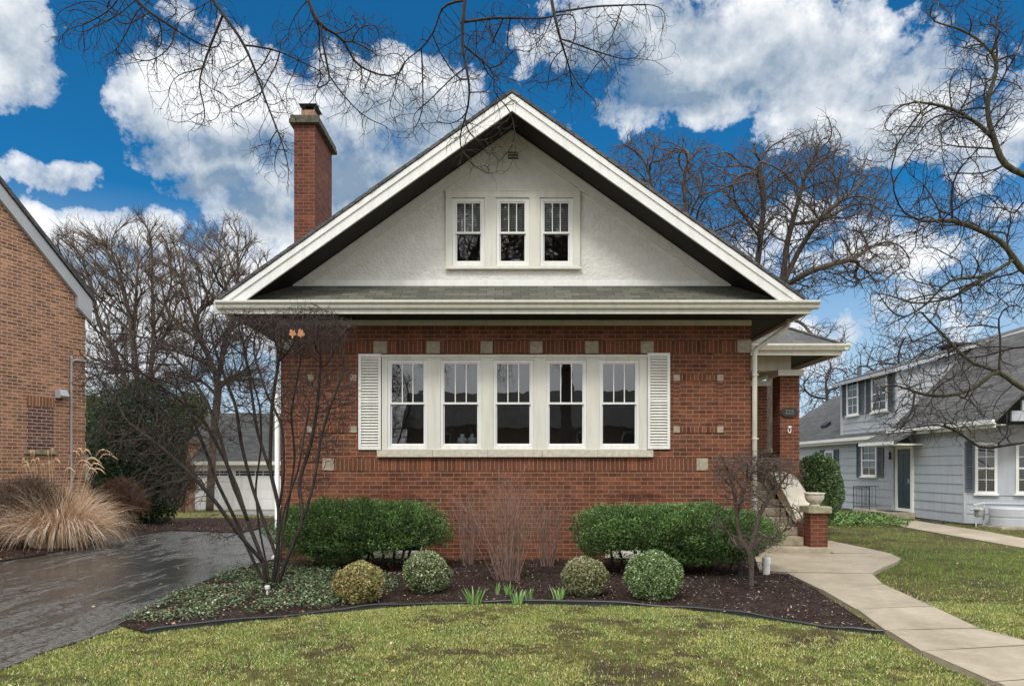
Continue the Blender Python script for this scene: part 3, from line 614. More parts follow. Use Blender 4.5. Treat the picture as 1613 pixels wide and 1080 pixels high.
H(MB().box(XR, PX0+.0, 2.75, 5.0, 1.22, 1.36), 'porch_floor', 'stepc', bevel=.01); H(MB().box(XR, PX0+.01, 2.78, 5.0, -.1, 1.22), 'porch_base', 'brick')
st = MB(); n = 8
for i in range(n):
    z1 = .17*(i+1)-.01; ya = .65+.28*i if i else .65
    if i == 0: st.box(4.36, 6.1, .65, 1.2, -.1, .16)
    else: st.box(4.36, 5.70, ya, 2.8, z1-.17+.001, z1)
steps = H(st, 'steps', 'stepc', bevel=.015)
ck = MB().prism([(1.0,0),(1.0,.55),(1.55,.72),(2.1,1.05),(2.7,1.52),(2.7,0)], 'x', 5.705, 6.04); H(ck, 'stair_wall', 'chimbrick')
prof = [(1.25,.66),(1.33,.80),(1.5,.95),(1.75,1.13),(2.0,1.29),(2.3,1.45),(2.7,1.60)]
cp = MB(); lo = [(1.25,.60),(1.5,.71),(2.1,1.06),(2.7,1.53)]
cp.prism(prof+list(reversed(lo)), 'x', 5.68, 6.12); H(cp, 'stair_coping', 'coping', bevel=.02)
pd = H(MB().box(5.73, 6.06, .70, 1.03, .16, .81), 'stair_pedestal', 'chimbrick')
MB().box(5.67, 6.12, .64, 1.09, .812, .94).build('pedestal_cap', M['mossy'], pd, bevel=.012)
# urn, number plate, light, conduit pipe
u = MB().lathe([(.02,0),(.10,0),(.10,.025),(.075,.04),(.085,.055),(.13,.08),(.165,.13),(.178,.19),(.175,.225),(.19,.235),(.19,.26),(.165,.26),(.15,.22),(.02,.2)], 5.875, .86, .94, 32)
tag(u.build('garden_urn', M['stone'], smooth=True), 'empty round stone urn on the brick pedestal by the porch steps', 'urn')
ns = tag(empty('house_number_sign', P(1243,649,15.08)), 'black number plate reading 225 on the front porch pier', 'sign')
ol = []
for k in range(40):
    a = 2*math.pi*k/40; cx_, sy_ = math.cos(a), math.sin(a); ol.append((.185*abs(cx_)**.35*(1 if cx_>0 else -1), .085*abs(sy_)**.6*(1 if sy_>0 else -1)+.012*math.cos(math.pi*abs(cx_)**.6)*(1 if sy_>0 else -1)))
pl = MB().prism(ol, 'y', -.02, .01).build('plate', M['iron'], ns, bevel=.004)
def text(body, size, loc, mat_, parent, extr=.003):
    cu = bpy.data.curves.new('numerals', 'FONT'); cu.body = body; cu.size = size; cu.extrude = extr; cu.align_x = 'CENTER'; cu.align_y = 'CENTER'; cu.offset = .0015
    tmp = bpy.data.objects.new('tmp', cu); COL.objects.link(tmp); dg = bpy.context.evaluated_depsgraph_get()
    me = bpy.data.meshes.new_from_object(tmp.evaluated_get(dg)); bpy.data.objects.remove(tmp)
    me.materials.clear(); o = link('numerals', me, mat_, parent); o.location = loc; o.rotation_euler = (math.pi/2, 0, 0); return o
text('225', .135, (0,-.024,0), plain('brushed_numerals', (.20,.19,.165), .4, .05, 9, .05, metal=.5), ns)
hk = MB(); X, Y, Zc = P(1243,676,15.09); hk.tube([(X+.03*math.sin(a), Y-.02, Zc+.06*math.cos(a)-.02) for a in [i*math.pi/8 for i in range(15)]], .012, 6).box(X-.035, X+.03, Y-.05, Y+.012, Zc+.03, Zc+.075)
tag(hk.build('wall_hook', M['white'], smooth=False), 'small white hook fixed below the number plate on the pier', 'hook')
cy = MB(); X, Y = G(1207,906); cy.lathe([(.01,0),(.055,0),(.055,.17),(.065,.17),(.065,.26),(.05,.28),(.01,.285)], X, Y, .01, 20)
tag(cy.build('vent_pipe', M['white'], smooth=False), 'short white pipe standing in the mulch beside the walk', 'pipe')
for k, (px, c_) in enumerate(((728, (.5,.55,.6)), (744, (.45,.5,.55)))):
    X, Y, Zc = P(px, 697, 12.75); v_ = MB().lathe([(.02,0),(.06,0),(.045,.03),(.10,.1),(.085,.17),(.03,.2),(.045,.24),(.01,.25)], X, .34, WZ(705)+.02, 20)
    tag(v_.build('vase', plain('glazed_china', c_, .2, .3, 25, 0), smooth=True), ('pale lidded vase behind the second front window, left of the pair','pale lidded vase behind the second front window, right of the pair')[k], 'vase', 'vases behind the front window')
lt = tag(empty('wall_lantern', (-3.95,-.12,3.55)), 'old bronze wall lantern under the left end of the eaves', 'lantern')
X, Y, Zc = P(452, 543, 12.28); lt.location = (X, -.12, Zc)
MB().lathe([(.03,.13),(.10,.10),(.11,.085),(.02,.085)], 0, 0, 0, 8).lathe([(.02,-.13),(.06,-.12),(.06,-.10),(.02,-.10)], 0, 0, 0, 8).tube([(0,.02,.15),(0,.10,.17),(0,.12,.05)], .012, 6).build('frame', M['iron'], lt)
MB().lathe([(.055,-.10),(.09,.085)], 0, 0, 0, 8).build('lamp_glass', M['stone'], lt)
# ------------------------------------------------------------------ tan brick house on the left (local x runs along its wall towards the street, local +y is outward)
A0 = (-672.5*16.5/F, 16.5+CY); DX, DZ = .305, .952
th_ = math.atan2(-DZ, -DX); lh = tag(empty('tan_brick_house', (A0[0], A0[1], 0), th_), 'tan brick house with a steep white trimmed gable at the left edge', 'house')
def LT(px): s = (px-CX)/F; return (A0[0]-16.5*s)/(DX-DZ*s)
def LZ(px, py): return CH+(HY-py)*(16.5-DZ*LT(px))/F
zc = LZ(134, 487); sl1 = (LZ(0, 318)-LZ(118, 465))/(LT(0)-LT(118)); ap = 4.6
zt = zc+.35
def lb(mb, name, m, parent=None, **kw): return mb.build(name, M[m], parent or lh, **kw)
hz = 6.0+sl1*(ap-LT(118)); t18 = LT(118); z18 = LZ(118, 465)
wall = [(0,-1), (2*ap,-1), (2*ap, zc), (2*ap-t18, z18), (ap, z18+sl1*(ap-t18)), (t18, z18), (t18, zc), (0, zc)]
lb(MB().prism([(a, b) for a, b in wall], 'y', -9, 0), 'wall', 'tan')
rk = MB(); e0 = -.12; 
def rl(t, d): return z18+sl1*(t-t18)+d
rk.prism([(e0, rl(e0,.0)), (t18, rl(t18, -.02)), (ap, rl(ap,-.02)), (ap, rl(ap,.30)), (e0, rl(e0,.30))], 'y', .01, .09)
rk.prism([(e0+.02, rl(e0,.30)), (e0+.02, rl(e0, -.22)+.0), (t18, zc-.02), (t18, rl(t18, .02))], 'y', .012, .10); lb(rk, 'rake_board', 'sidtrim', bevel=.004)
rf = MB(); rf.prism([(e0-.05, rl(e0,.29)), (ap, rl(ap,.305)), (ap, rl(ap,.42)), (e0-.05, rl(e0,.40))], 'y', -9.1, .13)
rf.prism([(2*ap-e0+.05, rl(e0,.29)), (ap, rl(ap,.305)), (ap, rl(ap,.42)), (2*ap-e0+.05, rl(e0,.40))], 'y', -9.1, .13); lb(rf, 'roof', 'shingle2')
# quoin like raised courses on the corner
q = MB()
for k in range(9): z = .9+k*.55; q.box(-.012, .33, -.3, .014, z, z+.30)
lb(q, 'corner_quoins', 'tan')
ta, tb = LT(84), LT(42)
lb(MB().box(ta, tb, 0, .012, LZ(60, 640), LZ(60, 624)), 'soldier_lintel', 'tansold')
lb(MB().box(ta, tb, 0, .006, LZ(60, 707), LZ(60, 640)), 'bricked_up_window', 'tandark')
lb(MB().box(ta-.06, tb+.06, 0, .06, LZ(60, 715), LZ(60, 708)), 'window_sill', 'mossy', bevel=.004)
tc = LT(110); zc1 = LZ(110, 566)
cp_ = smoothpts([(tc, .05, .1), (tc, .05, zc1-.25), (tc-.02, .05, zc1-.08), (tc-.1, .05, zc1), (-.02, .05, zc1-.0), (-.3, .05, zc1-.06)], 6)
lb(MB().tube(cp_, .024, 8), 'conduit', 'pipe', smooth=True)
tv = LT(93); zv = LZ(93, 622)
vb = MB().prism([(0, .17), (0, -.02), (.16, -.02), (.2, .02), (.13, .17)], 'x', tv-.1, tv+.1); vb.v = [(p[0], p[1]-.002, p[2]+zv-.05) for p in vb.v]
lb(vb, 'dryer_vent', 'sidtrim', bevel=.006)
# ------------------------------------------------------------------ grey sided house on the right
NX = 13.3
gh_ = tag(empty('grey_sided_house', (NX, 8, 0)), 'pale grey sided house with slate blue shutters and dark shingle roofs at the right', 'house')
def nb(mb, name, m, parent=None, **kw):
    mb.v = [(p[0]-NX, p[1]-8, p[2]) for p in mb.v] if parent is None else [(p[0]-NX, p[1]-8, p[2]) for p in mb.v]
    return mb.build(name, M[m] if isinstance(m, str) else m, parent or gh_, **kw)
def ny(px): return NX*F/(px-CX)+CY                      # distance along the side wall
def nz(px, py): return CH-(py-HY)*NX/(px-CX)
def laps(a, b, out, z0, z1, h=.285, topf=None, t=.022, clip=None):
    """clapboards on the wall line a-b (xy), leaning outward at their foot"""
    mb = MB(); z = z0; L = math.hypot(b[0]-a[0], b[1]-a[1]); ux, uy = (b[0]-a[0])/L, (b[1]-a[1])/L
    while z < z1-.02:
        zt_ = min(z+h, z1); s0, s1 = 0, L
        if clip: s0, s1 = clip(z)
        if s1-s0 > .05:
            def q(s, o, zz): return (a[0]+ux*s+out[0]*o, a[1]+uy*s+out[1]*o, zz)
            w = .004*math.sin(z*9)
            v = [q(s0,t,z+w), q(s1,t,z-w), q(s1,.004,zt_), q(s0,.004,zt_), q(s0,-.05,z), q(s1,-.05,z), q(s1,-.05,zt_), q(s0,-.05,zt_)]
            mb.add(v, [(0,1,2,3),(4,7,6,5),(0,4,5,1),(3,2,6,7),(0,3,7,4),(1,5,6,2)])
        z = zt_
    return mb
yb, yc, yf, ycorner = ny(1240), ny(1413), 6.0, ny(1519)  # back end, front of the dormer, roof end, bay corner
nb(laps((NX, 24), (NX, ycorner), (-1, 0), .05, 2.92), 'side_wall', 'siding')
nb(laps((NX+.0, ny(1327)), (NX, yc), (-1, 0), 2.85, 5.0), 'dormer_wall', 'siding')
# wall of the upper storey that faces the street, under a roof that climbs to the right
nb(laps((NX, yc), (NX+6, yc), (0, -1), 2.7, 7.0, clip=lambda z: (max(0, (z-4.75)/.30), 6)), 'upper_wall', 'siding')
d0 = (NX, ycorner); d1 = (NX+.85*3.2, ycorner-.53*3.2)
nb(laps(d0, d1, (-.53, -.85), .05, 2.92), 'bay_wall', 'siding')
nb(MB().box(NX-.03, NX+.05, yc-.03, yc+.05, 2.7, 5.0).box(NX-.03, NX+.05, ny(1329), ny(1325), 2.8, 5.05).box(NX-.035, NX+.05, ycorner-.04, ycorner+.03, .05, 2.9), 'corner_board', 'sidtrim')
nb(MB().box(NX+.03, NX+9, ycorner+.0, 24, -.2, .06).box(NX+.05, NX+9, ycorner+.3, 23.9, .05, 2.7), 'foundation', 'concrete')
nb(MB().prism([(NX+.02, 2.7), (NX+6, 2.7), (NX+6, 4.97+6*.30), (NX+.02, 4.97)], 'y', yc+.02, yc+.06), 'upper_backing', 'siding')
# front roof, steep, and the rear roof
fe = NX-.28; zr = 2.98; s1 = 1.0
rf = MB(); rf.prism([(fe, zr), (fe+2.95, zr+2.95*s1), (fe+5.9, zr), (fe+5.9, zr-.1), (fe+2.95, zr+2.95*s1-.1), (fe, zr-.1)], 'y', yf, yc-.06)
nb(rf, 'front_roof', 'shingle2')
nb(laps((NX+.3, yf+.25), (NX+5.6, yf+.25), (0,-1), 2.95, 5.75, clip=lambda z: (max(0, z-3.0+.1), 5.1-max(0, z-3.0))), 'front_gable', 'siding')
rr = MB(); 
rr.prism([(fe, 2.82), (fe+4.2, 2.82+4.2*.62), (fe+8.4, 2.82), (fe+8.4, 2.72), (fe+4.2, 2.72+4.2*.62), (fe, 2.72)], 'y', yc+.06, 24.2)
nb(rr, 'rear_roof', 'shingle2')
for a, b, z in ((yf, yc-.05, 2.96), (yc, 24.2, 2.80)):
    nb(MB().box(fe-.12, fe-.0, a, b, z-.10, z+.02).box(fe, fe+.03, a, b, z-.2, z-.06).box(fe+.03, NX, a, b, z-.13, z-.11), 'gutter', 'white')
# dormer roof (low slope climbing to the right)
dr = MB(); dr.prism([(NX-.22, 4.98), (NX+7.5, 4.98+7.7*.30), (NX+7.5, 5.10+7.7*.30), (NX-.22, 5.10)], 'y', yc-.22, ny(1322)+.05); nb(dr, 'dormer_roof', 'shingle2')
nb(MB().prism([(NX-.24, 4.95), (NX+7.5, 4.95+7.74*.30), (NX+7.5, 5.06+7.74*.30), (NX-.24, 5.06)], 'y', yc-.25, yc-.222).box(NX-.26, NX-.222, yc-.25, ny(1322)+.08, 4.94, 5.06), 'dormer_fascia', 'sidtrim')
nb(MB().box(17.4, 18.15, 14.6, 15.3, 5, 6.5), 'chimney', 'soffit'); nb(MB().box(17.3, 18.25, 14.5, 15.4, 6.502, 6.6), 'chimney_cap', 'iron')
vp = P(1283, 664, 27); nb(MB().prism([(14.0,3.55),(14.25,3.75),(14.25,3.62),(14.05,3.45)], 'y', ny(1285)+.6, ny(1285)+1.1), 'roof_vent', 'iron')
nb(MB().tube([(14.2, 15.5, 5.0), (14.2, 15.5, 5.75)], .09, 8), 'vent_stack', 'slate')
# windows of the grey house, each built flat and turned onto its wall
def nwin(y0, y1, z0, z1, nx_=2, blind=True, wall='side', s0=0, s1=0):
    """frame with divided sashes; on the side wall x = NX, or on the bay"""
    if wall == 'side':
        def T(u, o, z): return (-.02-o, (y0+(y1-y0)*u)-8, z)          # outward is -x
    else:
        def T(u, o, z):
            s = s0+(s1-s0)*u; return (d0[0]+.85*s-.53*(o+.02)-NX, d0[1]-.53*s-.85*(o+.02)-8, z)
    Lw = abs(y1-y0) if wall == 'side' else abs(s1-s0)
    def bx(mb, a, b, z_0, z_1, o0, o1):
        v = [T(a,o0,z_0),T(b,o0,z_0),T(b,o1,z_0),T(a,o1,z_0),T(a,o0,z_1),T(b,o0,z_1),T(b,o1,z_1),T(a,o1,z_1)]
        mb.add(v, [(0,3,2,1),(4,5,6,7),(0,1,5,4),(1,2,6,5),(2,3,7,6),(3,0,4,7)])
    f = .07/Lw; H_ = z1-z0; fm = MB()
    bx(fm, 0, f, z0, z1, 0, .05); bx(fm, 1-f, 1, z0, z1, 0, .05); bx(fm, f, 1-f, z1-.07, z1, 0, .05); bx(fm, f, 1-f, z0, z0+.07, 0, .05)
    bx(fm, -.04/Lw, 1+.04/Lw, z0-.05, z0-.001, 0, .09)
    fr = fm.build('window', M['white'], gh_); zm = (z0+z1)/2; mu = MB()
    bx(mu, f, 1-f, zm-.022, zm+.022, .012, .042)
    for k in range(1, nx_): bx(mu, f+(1-2*f)*k/nx_-.008/Lw, f+(1-2*f)*k/nx_+.008/Lw, z0+.07, z1-.07, .018, .03)
    for zz in (zm-(H_/2-.07)/2, zm+(H_/2-.07)/2): bx(mu, f, 1-f, zz-.008, zz+.008, .017, .031)
    mu.build('muntins', M['white'], fr)
    g = MB(); g.add([T(f,.015,z0+.07),T(1-f,.015,z0+.07),T(1-f,.015,z1-.07),T(f,.015,z1-.07)], [(0,1,2,3)]); g.build('pane', M['glass2'], fr)
    g = MB(); bx(g, f, 1-f, z0+.05, z1-.05, .001, .003); g.build('backing', M['dark'], fr)
    if blind:
        g = MB(); zz = z0+.09
        while zz < zm: bx(g, f, 1-f, zz, zz+.03, .005, .008); zz += .045
        g.build('blind', M['blind'], fr)
    return fr
def nshut(y0, y1, z0, z1, wall='side'):
    w_ = abs(y1-y0); s = shutter(-w_/2, w_/2, z0, z1, 0, gh_, 'slate', lw=.04, rails=(.5,))
    if wall == 'side': s.location = (-.025, (y0+y1)/2-8, 0); s.rotation_euler = (0, 0, -math.pi/2)
    else: s.location = (d0[0]+.85*wall-.53*.025-NX, d0[1]-.53*wall-.85*.025-8, 0); s.rotation_euler = (0, 0, math.atan2(-.53, .85))
    return s
for a, b, c, d, t_, u_ in ((1336,1354,598,654,0,0), (1375,1399.5,591,648,0,0)):
    nwin(ny(a), ny(b), nz((a+b)/2, d), nz((a+b)/2, c), blind=False)
for a, b, c, d in ((1328.5,1335.5,602,656), (1354.5,1362,598,651), (1366,1374.5,596,650), (1401,1410,588,644)): nshut(ny(a), ny(b), nz((a+b)/2, d), nz((a+b)/2, c))
nwin(ny(1301), ny(1314.5), nz(1308,757), nz(1308,710)); nshut(ny(1293), ny(1300), nz(1297,757), nz(1297,708)); nshut(ny(1315), ny(1322), nz(1319,757), nz(1319,707))
nwin(ny(1359), ny(1383), nz(1371,750), nz(1371,699)); nshut(ny(1351), ny(1358), nz(1355,751), nz(1355,697)); nshut(ny(1384), ny(1393), nz(1389,751), nz(1389,696))
# bay windows
sb = lambda px: ((px-CX)/F*(d0[1]-CY)-d0[0])/(.85+.53*(px-CX)/F)
def bz(px, py): return CH-(py-HY)*((d0[1]-CY)-.53*sb(px))/F
nwin(0, 0, bz(1553,777), bz(1553,697), wall='bay', s0=sb(1536), s1=sb(1571)); nwin(0, 0, bz(1612,777), bz(1612,697), wall='bay', s0=sb(1600), s1=sb(1635))
nshut(0, sb(1534)-sb(1519.5), bz(1527,774), bz(1527,694), wall=(sb(1534)+sb(1519.5))/2)
nwin(0, 0, bz(1612,777), bz(1612,697), wall='bay', s0=sb(1665), s1=sb(1700))
q = MB(); s_0, s_1 = sb(1571), sb(1600)
q.add([(d0[0]+.85*s-.53*o, d0[1]-.53*s-.85*o, z) for s, o, z in ((s_0,.03,bz(1585,780)),(s_1,.03,bz(1585,780)),(s_1,.03,bz(1585,694)),(s_0,.03,bz(1585,694)))], [(0,1,2,3)]); nb(q, 'bay_panel', 'siding')
# door, side step, small roof over it, railing
dy0, dy1 = ny(1440.5), ny(1413)
f = MB(); dz0, dz1 = .20, 2.42
f.box(NX-.07, NX-.005, dy0, dy0+.13, dz0, dz1).box(NX-.07, NX-.005, dy1-.13, dy1, dz0, dz1).box(NX-.07, NX-.005, dy0+.13, dy1-.13, dz1-.12, dz1).box(NX-.07, NX-.005, dy0+.13, dy1-.13, dz0, dz0+.1)
nb(f, 'door_frame', 'white', bevel=.005)
dd = MB().box(NX-.045, NX-.02, dy0+.13, dy1-.13, dz0+.1, dz1-.12); 
for a, b in ((.45, .95), (1.1, 1.4), (1.5, 2.15)):
    for k in (0, 1): yy0 = dy0+.22+k*.42*(dy1-dy0-.4)/.8; dd.box(NX-.052, NX-.044, yy0, yy0+.26, a, b)
do = nb(dd, 'door', 'door', bevel=.004)
nb(MB().box(NX-.075, NX-.053, dy0+.2, dy0+.26, 1.15, 1.3), 'door_handle', 'metal', parent=do)
q = MB(); q.prism([(NX-.95, 2.46), (NX, 2.95), (NX, 3.03), (NX-1.0, 2.53), (NX-1.0, 2.46)], 'y', dy0-.55, dy1+.55); nb(q, 'door_roof', 'shingle2')
nb(MB().box(NX-1.06, NX-1.0, dy0-.55, dy1+.55, 2.42, 2.53).box(NX-.99, NX-.01, dy0-.5, dy1+.5, 2.40, 2.455), 'door_roof_fascia', 'white')
nb(MB().box(NX-.12, NX-.024, dy1+.04, dy1+.16, .2, 2.40), 'corner_post', 'sidtrim')
nb(MB().lathe([(.01,0),(.06,.02),(.05,.2),(.08,.22),(.01,.28)], NX-.12, dy1+.2, 1.95, 8), 'porch_light', 'iron')
sy0, sy1 = dy0-.1, dy1+1.1
nb(MB().box(NX-1.0, NX-.03, sy0, sy1, -.1, .2), 'side_step', 'stepc', bevel=.012)
nb(MB().box(NX-.75, NX-.15, dy0+.05, dy0+1.0, .201, .215), 'door_mat', 'iron')
rl_ = tag(empty('iron_railing', (NX-.97, (dy1+sy1)/2, .2)), 'black wrought iron railing on the grey house side step', 'railing')
q = MB(); ya, yb_ = dy1-.05-(dy1+sy1)/2, sy1-(dy1+sy1)/2-.03
q.tube([(0, ya, .8), (0, yb_, .8)], .014, 6).tube([(0, ya, .72), (0, yb_, .72)], .009, 5).tube([(0, ya, .08), (0, yb_, .08)], .009, 5).tube([(0, yb_, .8), (.9, yb_, .8)], .014, 6).tube([(0, yb_, .08), (.9, yb_, .08)], .009, 5)
q.build('rails', M['iron'], rl_); q = MB()
for k in range(11): y_ = ya+(yb_-ya)*k/10; q.tube([(0, y_, 0 if k % 10 == 0 else .08), (0, y_, .8)], .013 if k % 5 == 0 else .007, 5)
for k in range(1, 8): q.tube([(.9*k/8, yb_, .08), (.9*k/8, yb_, .8)], .007, 5)
for k in (2.5, 7.5):
    y_ = ya+(yb_-ya)*k/10; q.tube([(0, y_+.05*math.sin(a*3), .12+.58*a/6.28) for a in [i*.2 for i in range(32)]], .006, 4)
q.build('balusters', M['iron'], rl_)
# gas meter and its pipe, window well
ux, uy, uz = P(1543, 800, 19.3)
gm = tag(empty('gas_meter', (ux, uy, 0)), 'grey gas meter with pipes at the foot of the grey house', 'gas meter')
MB().lathe([(.02,0),(.12,.01),(.13,.06),(.13,.22),(.11,.27),(.02,.28)], 0, 0, .28, 16).build('meter_body', M['metal'], gm, smooth=False)
q = MB(); q.tube([(-.1,0,0),(-.1,0,.70)], .025, 8).tube([(-.18,0,.62),(.14,0,.68)], .03, 8).tube([(.12,0,0),(.12,0,.68)], .025, 8).lathe([(.01,0),(.09,.02),(.09,.06),(.01,.08)], -.12, -.06, .48, 12).tube([(-.28,-.02,.5),(-.05,-.02,.5)], .03, 8)
q.tube([(.12,0,.66),(.3,-.1,.68),(1.15,-.75,.68),(1.2,-.78,.64),(1.2,-.78,.25)], .022, 8); q.build('pipes', M['sidtrim'], gm)
q = MB().tube([(12.95, ny(1468), .02), (12.75, ny(1478), .02), (12.75, ny(1495), .02), (12.95, ny(1505), .02)], .05, 6); ux, uy, uz = P(1590, 800, 19.0); dm = tag(empty('utility_unit', (ux, uy, 0)), 'squat round grey utility unit on a slab beside the gas meter', 'utility unit')
MB().box(-.55,.55,-.5,.5,-.02,.06).build('slab', M['stepc'], dm, bevel=.01); MB().lathe([(.02,.06),(.47,.06),(.48,.08),(.48,.28),(.465,.29),(.465,.32),(.48,.33),(.48,.54),(.44,.58),(.1,.60),(.02,.60)], 0, 0, 0, 36).build('drum', M['sidtrim'], dm)
tag(q.build('window_well', M['iron']), 'low black window well at the base of the grey house wall', 'window well')
# ------------------------------------------------------------------ garage at the end of the driveway
GZ = 34.0; gx = lambda px: (px-CX)*GZ/F; gzz = lambda py: CH-(py-HY)*GZ/F; gY = GZ+CY; g0 = gzz(803)
ga = tag(empty('garage', (gx(400), gY, g0)), 'white garage with a grey shingle roof at the end of the driveway', 'garage')
def gb_(mb, name, m, parent=None, **kw):
    mb.v = [(p[0]-gx(400), p[1]-gY, p[2]-g0) for p in mb.v]; return mb.build(name, M[m], parent or ga, **kw)
x0, x1 = gx(292), gx(640); eave = gzz(727)
gb_(MB().box(x0, x1, gY, gY+7, g0-.2, eave), 'wall', 'white')
gb_(MB().prism([(x0-.4, gY-.4, eave)[1:], (gY+3.5, eave+2.7), (gY+7.4, eave), (gY+7.4, eave-.1), (gY+3.5, eave+2.58), (gY-.4, eave-.1)], 'x', x0-.35, x1+.4), 'roof', 'shingle2')
gb_(MB().box(x0-.35, x1+.4, gY-.48, gY-.40, eave-.16, eave+.02).box(x0-.3, x1+.3, gY-.4, gY, eave-.14, eave-.11), 'gutter', 'cream')
for a, b in ((301, 366), (372, 470)):
    dr_ = MB().box(gx(a), gx(b), gY-.03, gY-.002, g0+.02, gzz(738)); d_ = gb_(dr_, 'garage_door', 'white')
    q = MB(); nn_ = 8 if b > 400 else 5
    for k in range(4):
        for j in range(nn_):
            w_ = (gx(b)-gx(a))/nn_; q.box(gx(a)+w_*j+.05, gx(a)+w_*(j+1)-.05, gY-.042, gY-.03, g0+.06+k*.5, g0+.46+k*.5) if k < 3 else None
    gb_(q, 'panels', 'white', parent=d_)
    q = MB()
    for j in range(nn_):
        w_ = (gx(b)-gx(a))/nn_; xc = gx(a)+w_*(j+.5)
        for i in (-1, 1):
            for l_ in (0, 1): q.box(xc+i*.11-.09, xc+i*.11+.09, gY-.04, gY-.031, g0+1.72+l_*.13, g0+1.82+l_*.13)
    gb_(q, 'door_windows', 'iron', parent=d_)
# neighbour's far chimney peeping over the bushes, low dark roof beyond
q = MB().box(-16.6, -15.8, 21.5, 22.1, -1, 2.85).box(-16.7, -15.7, 21.4, 22.2, 2.852, 2.98); tag(q.build('brick_chimney', M['terracotta']), 'orange clay brick chimney rising behind the evergreen, left of the garage', 'chimney')
fr_ = tag(empty('distant_house', (-26, 24, -.5)), 'low dark roofed house between the tan house and the tall evergreen', 'house')
MB().box(-4, 3.4, 0, 6, 0, 1.6).build('wall', M['tandark'], fr_); MB().prism([(-.4, 1.55), (3, 3.0), (6.4, 1.55), (6.4, 1.45), (-.4, 1.45)], 'x', -4.3, 3.7).build('roof', M['shingle2'], fr_)
# houses across the street, behind the camera: only seen reflected in the windows
ac = tag(empty('house_across_street', (2, -46, 0), 0), 'brick house across the street seen mirrored in the windows', 'house')
MB().box(-11, 11, -9, 0, 0, 5.2).build('wall', M['tandark'], ac); MB().prism([(.5, 5.1), (-4.5, 8.6), (-9.5, 5.1)], 'x', -11.5, 11.5).build('roof', M['shingle2'], ac)
for x in (-8, -4.2, 4.2, 8):
    for z in (.9, 3.3): f = MB().box(x-.6, x+.6, .0, .06, z, z+1.4).build('window', M['white'], ac); MB().box(x-.5, x+.5, .061, .07, z+.1, z+1.3).build('pane', M['dark'], f)
MB().box(-.6, .6, .0, .06, .1, 2.3).build('door', M['door'], ac)
